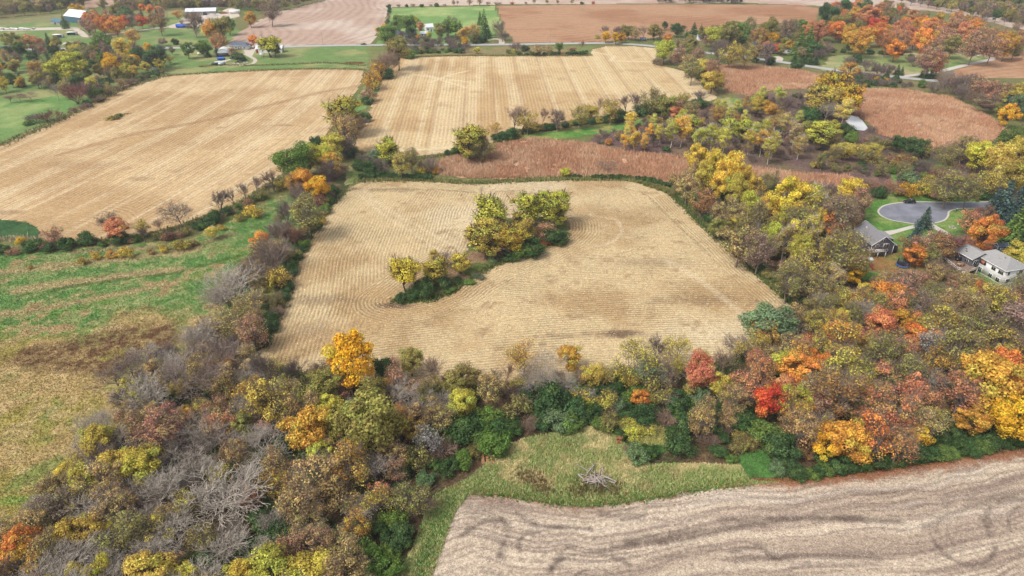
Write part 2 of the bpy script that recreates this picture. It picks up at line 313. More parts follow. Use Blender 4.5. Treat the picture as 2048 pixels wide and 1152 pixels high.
patch('meadow', W['MEADOW'], 0.06, 0.7, col_meadow, MG_grass, 1.0, 5)
# --- clearing of tall dry grass by the tilled field
def col_clear(x, y):
    n = fbm(x, y, 7, 51); n2 = fbm(x, y, 2.6, 57); d, _ = pdist(x, y, W['TILL'], True)
    a = mixc(c(206, 188, 138) + 0 * n[:, None], c(110, 140, 70), smooth(0.38, 0.55, n)); a = mixc(a, c(92, 132, 62), 1 - smooth(1.5, 6, d + (n2 - .5) * 6))
    a = mixc(a, c(98, 146, 70), (1 - smooth(P(905, 1000)[0], P(960, 1000)[0], x)) * smooth(.3, .5, n) * .8); a = mixc(a, c(84, 122, 62), smooth(.56, .7, fbm(x, y, 4, 59)) * .7)
    return mixc(a, c(120, 96, 66), smooth(0.6, 0.75, n2) * 0.6)
patch('clearing_grass', W['CLEAR'], 0.09, 0.5, col_clear, MG_grass, 0.6, 2.5)
for k, (pl, cc) in enumerate([([(1478,912),(1520,900),(1548,922),(1552,950),(1500,958),(1482,938)], c(104, 142, 78)), ([(1232,838),(1290,832),(1340,862),(1330,892),(1270,892),(1240,868)], c(158, 156, 88)), ([(1255,890),(1320,888),(1335,905),(1290,915)], c(100, 138, 76))]):
    patch('grass_patch', PP(pl), 0.07, 0.5, lambda x, y, cc=cc: mixc(cc + 0 * x[:, None], cc * 0.6, smooth(.35, .75, fbm(x, y, 2, 3))), MG_grass, 0.8, 2.5)
# --- harvested corn fields
EDGE_L = PP([(706,360),(655,415),(620,470),(590,520),(570,600),(530,690),(505,750)])
EDGE_B = PP([(505,760),(700,764),(850,772),(1000,776),(1200,770),(1400,742),(1520,692),(1605,640)])
EDGE_T = PP([(690,380),(715,368),(740,362),(860,362),(960,369),(1100,362),(1250,362),(1300,371),(1335,386),(1370,420),(1450,490),(1500,540),(1605,628)])
SPLIT = PP([(783,605),(740,640),(690,680),(600,745)])
TRACKS = [(PP(a), w_) for a, w_ in [([(715,385),(760,425),(810,455),(860,490),(905,515)], 1.1), ([(725,380),(775,420),(830,450),(880,478),(925,500)], 1.1), ([(1180,430),(1235,440),(1245,465),(1225,485),(1165,500)], 0.9), ([(1330,520),(1400,560),(1450,600),(1500,640)], 1.6)]]
def col_center(x, y):
    n = fbm(x, y, 22, 61); n2 = fbm(x, y, 4.5, 67); n3 = fbm(x, y, 60, 71)
    a = mixc(c(214, 189, 146) + 0 * n[:, None], c(190, 160, 117), smooth(0.4, 0.68, n)); a = mixc(a, c(226, 206, 170), smooth(0.52, 0.75, n3) * 0.8)
    a = mixc(a, c(168, 140, 104), smooth(0.62, 0.8, n2) * 0.7)
    for (px, py, rx, ry, s) in [(1230,668,11,2.6,0.9),(700,378,9,3,0.8),(640,600,14,5,0.45),(1400,600,20,4,0.35),(1290,525,18,5,0.3),(800,380,16,3,0.4),(1120,672,10,2,0.4),(790,612,8,2,0.8),(620,660,10,6,0.35)]:
        X, Y = P(px, py); d = np.hypot((x - X) / rx, (y - Y) / ry) + (n2 - .5) * 1.4; a = mixc(a, c(112, 90, 74), s * (1 - smooth(0.3, 1.1, d)))
    for L, w_ in TRACKS:
        d, _ = pdist(x, y, L); a = mixc(a, c(228, 208, 174), 0.45 * (1 - smooth(w_ * .3, w_ * 1.3, d + (n2 - .5))))
    return a
def rows_center(x, y):
    dl, _ = pdist(x, y, EDGE_L); db, _ = pdist(x, y, EDGE_B); dt, _ = pdist(x, y, EDGE_T); di, _ = pdist(x, y, W['ISLE'], True)
    xs, ys = SPLIT[:, 0], SPLIT[:, 1]
    sx = np.interp(y, ys[::-1], xs[::-1]); left = smooth(-1.2, 1.2, sx - x)
    left = np.where(y > ys[0], smooth(-1.5, 1.5, P(905, 500)[0] + 0.25 * (y - ys[0]) - x), left)
    top = 1 - smooth(9, 11, dt); isle = (1 - smooth(12, 14, di)) * (1 - top)
    U = np.stack([np.where(top > 0.5, dt, dl), y * 0.985 - x * 0.10 + 0.0009 * (x - 20) ** 2, di], 1)
    wl = np.maximum(left * (1 - isle), top); wi = isle * (1 - top); wb = np.clip(1 - wl - wi, 0, 1)
    return U, np.stack([wl, wb, wi], 1)
patch('corn_stubble_field', W['CENTER'], 0.12, 0.7, col_center, MG_stub, 0.5, 3, rows_center, [W['ISLE']])
patch('copse_floor', W['ISLE'], 0.1, 0.6, lambda x, y: mixc(c(150, 122, 94) + 0 * x[:, None], c(104, 116, 62), smooth(.4, .62, fbm(x, y, 7, 5))), MG_litter, 0.6, 3)
def gcurve(y):      # bend of the contour rows of the left field
    t = np.clip((y - 215) / 260, 0, 1.2); return 260 * (0.34 * t - 0.16 * t * t)
def rows_left(x, y):
    u = (x - gcurve(y)) * 0.97; dl, _ = pdist(x, y, PP([(600,320),(540,372),(480,405),(350,455),(250,475),(150,485),(84,482)]))
    hd = 1 - smooth(10, 12, dl); hd = np.maximum(hd, (1 - smooth(26, 28, np.hypot(x - P(130, 450)[0], (y - P(130, 450)[1]))))); 
    rr = np.hypot(x - P(120, 470)[0], y - P(120, 470)[1]); z = np.zeros_like(x)
    return np.stack([u, np.where(dl < 12, dl, rr), z], 1), np.stack([1 - hd, hd, z], 1)
def col_left(x, y):
    n = fbm(x, y, 45, 81); n2 = fbm(y * 0.12, (x - gcurve(y)) * 3.0, 12, 83); n3 = fbm(x, y, 9, 87)
    a = mixc(c(212, 184, 142) + 0 * n[:, None], c(190, 158, 116), smooth(0.38, 0.66, n)); a = mixc(a, c(222, 200, 162), smooth(0.5, 0.68, n2) * 0.55); a = mixc(a, c(180, 148, 108), smooth(.5, .7, fbm(y * .1, (x - gcurve(y)) * 3.0, 5, 84, 2)) * .4); a = mixc(a, c(176, 144, 106), smooth(0.62, 0.8, n3) * 0.5)
    d, _ = pdist(x, y, PP([(120,310),(260,270),(420,240),(520,215),(640,185),(720,172)])); a = mixc(a, c(158, 122, 86), 0.55 * (1 - smooth(0.8, 4, d + (n3 - .5) * 4)))
    for (px, py, rx, ry, s) in [(228,236,0,0,0),(565,251,8,3,0.5),(150,330,25,8,0.3),(440,256,5,2,0.5),(280,358,8,4,0.4),(15,425,10,3,0.5)]:
        if rx: X, Y = P(px, py); a = mixc(a, c(140, 108, 78), s * (1 - smooth(0.3, 1.1, np.hypot((x - X) / rx, (y - Y) / ry) + (n3 - .5))))
    return a
patch('corn_stubble_field', W['LEFT'], 0.12, 1.2, col_left, MG_stubL, 0.8, 5, rows_left)
def rows_mid(x, y):
    z = np.zeros_like(x); u = x * math.cos(R_(2.3)) + y * math.sin(R_(2.3)); de, _ = pdist(x, y, PP([(1420,203),(1300,220),(1150,242),(1050,258),(985,290),(890,310),(740,314)]))
    hd = 1 - smooth(13, 15, de); return np.stack([u, de, z], 1), np.stack([1 - hd, hd, z], 1)
def col_mid(x, y):
    n = fbm(x, y, 50, 91); n3 = fbm(x, y, 9, 97); u = x * math.cos(R_(2.3)) + y * math.sin(R_(2.3))
    a = mixc(c(212, 186, 142) + 0 * n[:, None], c(196, 164, 120), smooth(0.38, 0.66, n)); a = mixc(a, c(224, 202, 162), smooth(0.5, 0.7, vnoise(u, y * 0.02, 4.0, 5)) * 0.6); a = mixc(a, c(176, 142, 104), smooth(0.6, 0.8, n3) * 0.45)
    tr = np.abs(((u + 3) / 18.3) % 1.0 - 0.5) * 18.3
    a = mixc(a, c(172, 138, 104), 0.42 * (1 - smooth(0.5, 1.7, tr + (n3 - .5) * 1.2)))
    for L in ([(860,165),(900,150),(935,142)], [(850,150),(930,175)], [(830,150),(940,165)], [(760,305),(900,295),(985,283)], [(1190,105),(1230,112),(1220,122),(1300,124)]):
        d, _ = pdist(x, y, PP(L)); a = mixc(a, c(230, 210, 174), 0.7 * (1 - smooth(0.8, 2.2, d)))
    return a
patch('corn_stubble_field', W['MID'], 0.12, 1.2, col_mid, MG_stubL, 0.8, 5, rows_mid)
# --- tilled bean field at the bottom right, with tillage arcs
TOPE = PP([(800,1020),(935,984),(1000,985),(1050,992),(1100,1002),(1170,1008),(1250,1000),(1330,986),(1400,973),(1500,963),(1560,963),(1650,956),(1750,946),(1850,931),(1950,916),(2048,899),(2300,868)])
ARCS = [(PP(spline(a, 6)), w_, s) for a, w_, s in [
 ([(1035,1025),(1052,1042),(1085,1052),(1130,1056),(1180,1058)], 1.3, .8), ([(1000,1035),(1018,1055),(1010,1080),(1000,1115)], 1.5, .7), ([(925,1072),(955,1050),(985,1042),(1010,1044)], 1.5, .8), ([(1040,1105),(1038,1085),(1052,1070),(1085,1063)], 0.9, .7),
 ([(1095,1150),(1120,1120),(1160,1108),(1210,1110),(1260,1130)], 1.1, .8), ([(1100,1140),(1130,1100),(1150,1095)], 1.6, .6), ([(1140,1160),(1170,1142),(1210,1142),(1240,1160)], 0.7, .8), ([(1190,1105),(1260,1090),(1350,1082),(1420,1068),(1500,1050),(1600,1040),(1720,1040),(1800,1045)], 1.8, .75),
 ([(1260,1085),(1330,1075),(1400,1060)], 2.5, .7), ([(1440,1040),(1540,1036),(1640,1035),(1720,1038)], 1.4, .7), ([(1450,1120),(1550,1115),(1650,1112),(1760,1118)], 1.3, .6), ([(1460,1105),(1520,1095),(1540,1112),(1580,1120)], 1.2, .6),
 ([(1870,1085),(1890,1110),(1930,1130),(1975,1125),(1990,1095)], 1.0, .65), ([(1975,1070),(1972,1035),(1990,1010),(2030,1000),(2080,1000)], 1.4, .6), ([(2020,1060),(2018,1035),(2035,1018),(2070,1015)], 0.9, .6), ([(1850,1055),(1900,1030),(1950,1010),(2048,985)], 1.6, .5), ([(1200,1030),(1260,1035),(1290,1030)], 1.6, .6), ([(930,1010),(960,1020),(1010,1010)], 5.0, .45), ([(1300,1120),(1380,1110),(1440,1100)], 1.6, .45), ([(1700,985),(1800,985),(1900,960),(2048,940)], 1.2, .4), ([(1150,1028),(1300,1015),(1450,1000),(1600,995)], .9, .4)]]
SWIRL = []
for (px, py, r0, a0, a1, nn) in [(1060, 1115, 5.0, 60, 190, 4), (1965, 1085, 5.0, -40, 200, 4), (2060, 1035, 6.0, 70, 220, 4), (1180, 1170, 6.0, 20, 170, 4)]:
    X_, Y_ = P(px, py)
    for i_ in range(nn): SWIRL.append((np.array([(X_ + (r0 + i_ * 1.7) * math.cos(R_(a_)), Y_ + (r0 + i_ * 1.7) * math.sin(R_(a_))) for a_ in np.linspace(a0 + i_ * 6, a1 - i_ * 5, 14)]), 0.45 + .3 * (i_ % 2), .2))
def col_till(x, y):
    d, s = pdist(x, y, TOPE); n = fbm(x, y, 16, 101); w2 = d + (fbm(x, y, 12, 103, 2) - 0.5) * 5
    st = fbm(w2 * 3.2, s * 0.16, 8, 107, 4); st2 = fbm(w2 * 16, s * 0.35, 8, 109, 4); n2 = fbm(x, y, 1.6, 113, 3)
    a = mixc(c(202, 184, 162) + 0 * n[:, None], c(178, 159, 140), smooth(0.4, 0.66, st)); a = mixc(a, c(142, 124, 112), smooth(0.6, 0.8, st) * 0.6)
    a = mixc(a, c(128, 110, 102), smooth(0.48, 0.66, st2) * 0.6); a = mixc(a, c(214, 200, 184), smooth(0.55, 0.75, fbm(w2 * 6, s * .2, 8, 111, 3)) * .35)
    for L, w_, k in ARCS + SWIRL:
        dd, _ = pdist(x, y, L); w_ = w_ * .72; a = mixc(a, c(92, 78, 72), k * 0.85 * (1 - smooth(-w_ * .1, w_ * 1.2, dd + (n2 - .5) * w_ * 1.1 + (n - .5) * w_ * 1.2)))
    lf = (1 - smooth(0.6, 3.2, d + (n2 - .5) * 4)) * smooth(P(1480, 960)[0], P(1560, 960)[0], x)
    a = mixc(a, c(150, 104, 80), lf * 0.85)                                      # fallen leaves along the wood
    lf2 = (1 - smooth(1, 5, d + (n2 - .5) * 4)) * (1 - smooth(P(1150, 1000)[0], P(1300, 1000)[0], x))
    return mixc(a, c(150, 122, 104), lf2 * 0.6)
patch('tilled_field', W['TILL'], 0.12, 0.4, col_till, MG_till, 0.35, 2)
# --- marsh
def col_marsh(x, y):
    n = fbm(x, y, 20, 121); n2 = fbm(x, y, 5, 127)
    a = mixc(c(188, 138, 108) + 0 * n[:, None], c(212, 176, 144), smooth(0.42, 0.6, n)); return mixc(a, c(150, 110, 84), smooth(0.52, 0.72, n2) * 0.7)
MARSH = [[(868,330),(890,318),(985,292),(1060,277),(1180,288),(1230,300),(1375,316),(1445,328),(1500,352),(1400,352),(1345,356),(1330,368),(1250,356),(1150,352),(1050,357),(950,357),(880,350)],
 [(1440,330),(1520,338),(1620,350),(1700,352),(1745,372),(1690,385),(1600,370),(1500,352)],
 [(1690,205),(1715,180),(1800,180),(1900,196),(1960,225),(2000,250),(2025,275),(1985,292),(1900,302),(1850,296),(1800,282),(1752,266),(1742,246),(1700,225)],
 [(1440,132),(1520,134),(1600,142),(1665,158),(1610,178),(1540,182),(1500,192),(1450,182)]]
WM = [PP(m_) for m_ in MARSH]
for m_ in WM: patch('marsh', m_, 0.09, 1.2, col_marsh, MG_marsh, 1.2, 6)
# --- far farmland
def flatcol(A, B, sc, seed, lo=.4, hi=.65): return lambda x, y: mixc(A + 0 * x[:, None], B, smooth(lo, hi, fbm(x, y, sc, seed)))
green = flatcol(c(112, 138, 80), c(150, 152, 100), 22, 3); lush = flatcol(c(108, 144, 80), c(142, 158, 98), 14, 4)
patch('pasture', PP([(-500,40),(0,42),(120,28),(330,20),(480,20),(470,60),(745,88),(745,138),(600,137),(420,146),(330,150),(250,170),(120,235),(0,290),(-500,420)]), 0.03, 3, green, MG_far, 2, 12)
patch('lawn', PP([(-200,210),(60,200),(130,190),(160,205),(120,230),(40,258),(-200,330)]), 0.06, 2, lush, MG_far, 2, 10)
patch('pasture', PP([(782,16),(990,12),(1000,45),(985,80),(940,92),(745,92),(775,70),(775,40)]), 0.05, 3, flatcol(c(118, 152, 86), c(156, 172, 108), 40, 6), MG_far, 1, 12)
patch('roadside_grass', PP([(735,94),(1190,92),(1190,112),(800,118),(735,136)]), 0.05, 2, flatcol(c(142, 126, 88), c(120, 128, 76), 20, 8), MG_far, 1.5, 8)
patch('roadside_grass', PP([(1320,100),(1540,125),(1800,160),(1900,172),(1890,182),(1700,178),(1600,142),(1440,130),(1330,118)]), 0.05, 2, flatcol(c(128, 118, 82), c(112, 120, 70), 20, 9), MG_far, 1.5, 8)
patch('rough_field', PP([(1640,140),(1660,112),(1760,108),(1900,104),(1985,112),(1970,122),(1890,142),(1800,152),(1700,144)]), 0.06, 2, flatcol(c(176, 166, 124), c(136, 150, 92), 30, 12), MG_far, 1.5, 8)
patch('lawn', PP([(1830,150),(1880,140),(1960,122),(1978,116),(1950,112),(1960,118),(1900,128),(1850,134)]), 0.08, 2, lush, MG_far, 1, 8)
def rows_dir(deg):
    def f(x, y):
        z = np.zeros_like(x); u = x * math.cos(R_(deg)) - y * math.sin(R_(deg)) + (fbm(x, y, 90, 77, 2) - .5) * 60; return np.stack([u, z, z], 1), np.stack([1 + z, z, z], 1)
    return f
pale = flatcol(c(206, 186, 170), c(188, 160, 142), 60, 14)
patch('tilled_hill_field', PP([(450,93),(470,70),(520,40),(560,22),(640,4),(700,-12),(800,-14),(778,20),(770,45),(752,70),(742,88),(620,90),(540,93)]), 0.08, 3, pale, MG_tillfar, 1, 12, rows_dir(4))
corn = flatcol(c(184, 144, 112), c(168, 124, 92), 50, 16)
patch('dry_corn_field', PP([(995,12),(1200,9),(1400,9),(1600,10),(1640,18),(1630,44),(1500,48),(1420,54),(1330,74),(1200,84),(1030,86),(1010,60)]), 0.08, 3, corn, MG_tillfar, 1, 12, rows_dir(86))
patch('dry_corn_field', PP([(1890,158),(1905,140),(1960,126),(1992,119),(1990,106),(2060,102),(2400,98),(2400,160),(2048,158),(1960,156)]), 0.08, 3, corn, MG_tillfar, 1, 12, rows_dir(70))
patch('pale_far_field', PP([(700,-40),(2400,-40),(2400,20),(2048,60),(1960,40),(1900,26),(1800,16),(1640,12),(1500,6),(1000,9),(780,14),(700,8)]), 0.07, 5, pale, MG_tillfar, 1, 12, rows_dir(80))
patch('far_hill_field', PP([(150,22),(240,8),(330,-12),(420,-20),(200,-30),(100,0)]), 0.07, 4, flatcol(c(190, 160, 140), c(170, 140, 118), 50, 2), MG_far, 1, 12)
patch('far_field', PP([(-300,60),(0,52),(100,42),(150,34),(140,28),(60,36),(0,42),(-300,44)]), 0.06, 4, flatcol(c(150, 136, 104), c(130, 132, 88), 30, 18), MG_far, 1, 12)
patch('green_crop', PP([(-200,441),(0,440),(58,446),(78,460),(80,474),(30,477),(-200,478)]), 0.14, 0.8, flatcol(c(66, 98, 58), c(54, 86, 50), 12, 19), MG_grass, 0.6, 4)
# --- residential ground
patch('lawn', PP([(1722,445),(1738,405),(1760,398),(1830,390),(1990,396),(2048,404),(2300,410),(2300,560),(2048,575),(1990,572),(1900,545),(1850,560),(1700,560),(1690,520)]), 0.06, 0.8,
      lambda x, y: mixc(mixc(c(92, 134, 62) + 0 * x[:, None], c(128, 150, 82), smooth(.4, .65, fbm(x, y, 8, 22))), c(150, 116, 74), smooth(.3, .6, fbm(x, y, 9, 24)) * (1 - smooth(P(1024, 500)[1] - 6, P(1024, 482)[1], y))), MG_grass, 1.2, 5)
patch('fallen_leaves', PP([(1895,480),(1930,470),(1990,475),(2015,490),(1990,505),(1950,502),(1915,495)]), 0.1, 0.6, flatcol(c(196, 116, 66), c(170, 120, 84), 4, 25), MG_litter, 1.2, 4)
patch('fallen_leaves', PP([(1775,530),(1800,515),(1850,515),(1870,535),(1840,550),(1790,545)]), 0.1, 0.6, flatcol(c(172, 124, 76), c(140, 124, 76), 4, 26), MG_litter, 1.5, 4)
patch('grass_path', PP([(1770,400),(1790,398),(1795,370),(1790,340),(1798,318),(1830,300),(1820,298),(1788,318),(1780,340),(1786,372)]), 0.08, 1.0, lush, MG_grass, 0.8, 5)
patch('lawn', PP([(1850,318),(1900,312),(1910,330),(1880,342),(1850,335)]), 0.08, 1.0, lush, MG_grass, 1.0, 5)
patch('lawn', PP([(1030,282),(1060,268),(1120,262),(1200,255),(1300,236),(1330,240),(1240,262),(1150,276),(1060,280)]), 0.11, 1.2, lambda x, y: mixc(mixc(c(92, 140, 66) + 0 * x[:, None], c(120, 150, 76), smooth(.4, .65, fbm(x, y, 12, 4))), c(150, 150, 88), smooth(.5, .7, fbm(x, y, 6, 6))), MG_grass, 1.5, 5)
patch('lawn', PP([(1425,205),(1450,195),(1520,198),(1500,215),(1440,216)]), 0.1, 1.2, flatcol(c(110, 142, 72), c(164, 158, 104), 8, 4), MG_grass, 1.5, 5)
patch('grass_verge', PP([(730,170),(752,168),(770,170),(730,218),(712,225),(700,220)]), 0.1, 1.2, lush, MG_grass, 1.0, 5)
patch('grass_track', PP([(700,330),(716,318),(728,322),(712,350),(706,368),(686,372)]), 0.09, 0.8, flatcol(c(168, 156, 112), c(118, 136, 76), 6, 29), MG_grass, 0.6, 3)
SAC = spline([(2400,409),(2100,405),(2000,404),(1900,405),(1830,404),(1790,407),(1768,412),(1757,421),(1760,430),(1775,438),(1795,443),(1830,448),(1865,447),(1888,441),(1896,432),(1898,424),(1912,419),(1950,417),(2048,418),(2400,424)], 6)
def flatpoly(name, pts, z, mat, kind='structure', hgt=0.0):
    w_ = PP(pts); me = bpy.data.meshes.new(name); n = len(w_)
    V = [(p[0], p[1], z) for p in w_]; me.from_pydata(V, [], [tuple(range(n))]); me.update()
    if me.polygons[0].normal.z < 0: me.flip_normals()
    o = link(name, me, mat); tag(o, kind=kind); return o
ribbon('kerb', [tuple(p) for p in SAC], 0.7, 0.16, M['concrete'], 2)
flatpoly('cul_de_sac', SAC, 0.13, M['asphalt'])
flatpoly('driveway', [(1768,463),(1790,460),(1832,449),(1840,453),(1812,461),(1778,471)], 0.12, M['concrete'])
flatpoly('driveway', [(1858,452),(1868,449),(1904,470),(1898,476)], 0.12, M['concrete'])
ribbon('road', [(-400,104),(0,99),(200,97),(320,96),(450,95.5),(560,94),(620,92),(727,90.5),(800,90),(935,90),(1022,89),(1190,86.5),(1250,88),(1310,93),(1380,102),(1460,111),(1540,121),(1600,130),(1690,143),(1800,155),(1890,164),(1960,172),(2048,182),(2300,214)], 7.0, 0.16, M['road'])
ribbon('gravel_drive', [(1798,154),(1840,149),(1880,143),(1920,133),(1960,124),(1983,119),(1978,114),(1950,110),(1885,104)], 5.0, 0.14, M['concrete'])
ribbon('gravel_track', [(150,57),(160,64),(174,73.5),(200,70),(252,64.7),(308,57),(335,54.5),(352,49),(372,43)], 6, 0.14, M['gravel'])
ribbon('gravel_track', [(-200,60),(0,59.5),(60,58.5),(115,57.5),(150,57)], 15, 0.13, M['gravel'])
ribbon('gravel_track', [(493,97),(495,104),(499,112),(507,117),(511,121),(506,127),(490,130),(470,131.5),(447,131)], 3.0, 0.14, M['gravel'])
ribbon('gravel_track', [(441,127),(452,121.5),(464,118.5),(478,112),(494,108)], 4.0, 0.13, M['gravel'])
ribbon('gravel_track', [(110,93),(125,88),(140,84)], 5.0, 0.13, M['gravel'])
flatpoly('gravel_yard', [(330,56),(360,47),(372,36),(400,28),(440,26),(475,24),(480,33),(440,42),(400,52),(360,57)], 0.15, M['gravel'])
flatpoly('gravel_yard', [(486,98),(512,98),(505,112),(492,112)], 0.11, M['gravel'])
ribbon('gravel_drive', [(1003,90),(1002,80),(985,78),(945,78)], 5, 0.12, M['gravel'])
ribbon('gravel_drive', [(1555,124),(1560,117),(1552,113)], 5, 0.12, M['gravel'])
m_, nt_, out_ = nodes('pond_water'); g_ = G(nt_); g_.l(g_.bsdf((0.5, 0.5, 0.49, 1), 0.08, 1.0, g_.bump(g_.noise(g_.coord(), 0.8, 3), 0.02)), out_.inputs[0])
flatpoly('pond', [(1690,236),(1700,231),(1716,234),(1726,243),(1736,257),(1728,262),(1712,260),(1700,250),(1692,244)], 0.14, m_)
flatpoly('pond', [(1835,246),(1850,243),(1862,246),(1850,250),(1838,250)], 0.14, m_)
# ------------------------------------------------------------------ plants: generators
def prisms(segs, sides=3):
    """segs: list of (p0, p1, r0, r1) -> vertices and quads of tapered prisms"""
    A = np.array([s[0] for s in segs]); B = np.array([s[1] for s in segs]); r0 = np.array([s[2] for s in segs]); r1 = np.array([s[3] for s in segs])
    d = B - A; d /= np.linalg.norm(d, axis=1)[:, None] + 1e-9
    ref = np.where(np.abs(d[:, 2:3]) > 0.9, np.array([[1.0, 0, 0]]), np.array([[0, 0, 1.0]]))
    u = np.cross(d, ref); u /= np.linalg.norm(u, axis=1)[:, None] + 1e-9; v = np.cross(d, u)
    n = len(segs); V = np.zeros((n, 2 * sides, 3))
    for k in range(sides):
        a = 2 * math.pi * k / sides; o = u * math.cos(a) + v * math.sin(a)
        V[:, k] = A + o * r0[:, None]; V[:, sides + k] = B + o * r1[:, None]
    F = []
    base = (np.arange(n) * 2 * sides)[:, None]
    for k in range(sides):
        k2 = (k + 1) % sides; F.append(base + np.array([[k, k2, sides + k2, sides + k]]))
    return V.reshape(-1, 3), np.concatenate(F, 0)
def join(parts):
    V = []; F = []; o = 0
    for v, f in parts: V.append(v); F.append(f + o); o += len(v)
    return np.concatenate(V), np.concatenate(F)
def norm(v): return v / (np.linalg.norm(v) + 1e-9)
def grow(rng, p, d, L, r, lev, maxlev, out, tips, nch, spread, up, rmin, nseg=3):
    q = p.copy(); dd = d.copy(); pts = [q.copy()]
    for i in range(nseg):
        dd = norm(dd + rng.normal(0, 0.09 + 0.03 * lev, 3) + np.array([0, 0, up * (0.5 if lev else 0.1)]))
        q2 = q + dd * L / nseg; ra = max(rmin, r * (1 - 0.65 * i / nseg)); rb = max(rmin, r * (1 - 0.65 * (i + 1) / nseg))
        out.append((q.copy(), q2.copy(), ra, rb, lev)); q = q2; pts.append(q.copy())
    if lev >= maxlev: tips.append(q.copy()); return
    k = nch[min(lev, len(nch) - 1)]
    for j in range(k):
        t = (0.35 if lev else 0.45) + (1.0 - (0.35 if lev else 0.45)) * (j + rng.rand() * 0.8) / k; t = min(t, 1.0)
        seg = min(int(t * nseg), nseg - 1); base = pts[seg] + (pts[seg + 1] - pts[seg]) * (t * nseg - seg)
        az = j * 2.4 + rng.rand() * 1.4
        u = norm(np.cross(dd, np.array([0.3, 0.2, 1.0]) if abs(dd[2]) < 0.9 else np.array([1.0, 0, 0]))); v = np.cross(dd, u)
        a = spread * (0.75 + 0.5 * rng.rand())
        nd = norm(dd * math.cos(a) + (u * math.cos(az) + v * math.sin(az)) * math.sin(a))
        if nd[2] < -0.1: nd[2] *= 0.3
        grow(rng, base, norm(nd), L * (0.55 + 0.22 * rng.rand()) * (1.1 - 0.2 * t), max(rmin, r * 0.55 * (1.1 - 0.4 * t)), lev + 1, maxlev, out, tips, nch, spread, up, rmin, max(2, nseg - 1))
def leaves(rng, cen, nrm, size, elong=1.3, droop=0.0):
    """one small folded leaf spray (a rhombus) for each centre"""
    n = len(cen); size = size * (0.6 + 0.8 * rng.rand(n))[:, None]
    nr = nrm + rng.normal(0, 0.55, (n, 3)); nr[:, 2] += 0.25; nr /= np.linalg.norm(nr, axis=1)[:, None] + 1e-9
    t = rng.normal(0, 1, (n, 3)); t[:, 2] -= droop; u = t - (t * nr).sum(1)[:, None] * nr; u /= np.linalg.norm(u, axis=1)[:, None] + 1e-9; v = np.cross(nr, u)
    V = np.stack([cen - u * size * elong * .5, cen + v * size * .45 + nr * size * .12, cen + u * size * elong * .5, cen - v * size * .45 + nr * size * .12], 1).reshape(-1, 3)
    F = np.arange(4 * n).reshape(n, 4); return V, F
def lvattr(rng, n, tint): return np.repeat(np.stack([rng.rand(n), rng.rand(n), tint], 1), 4, 0)
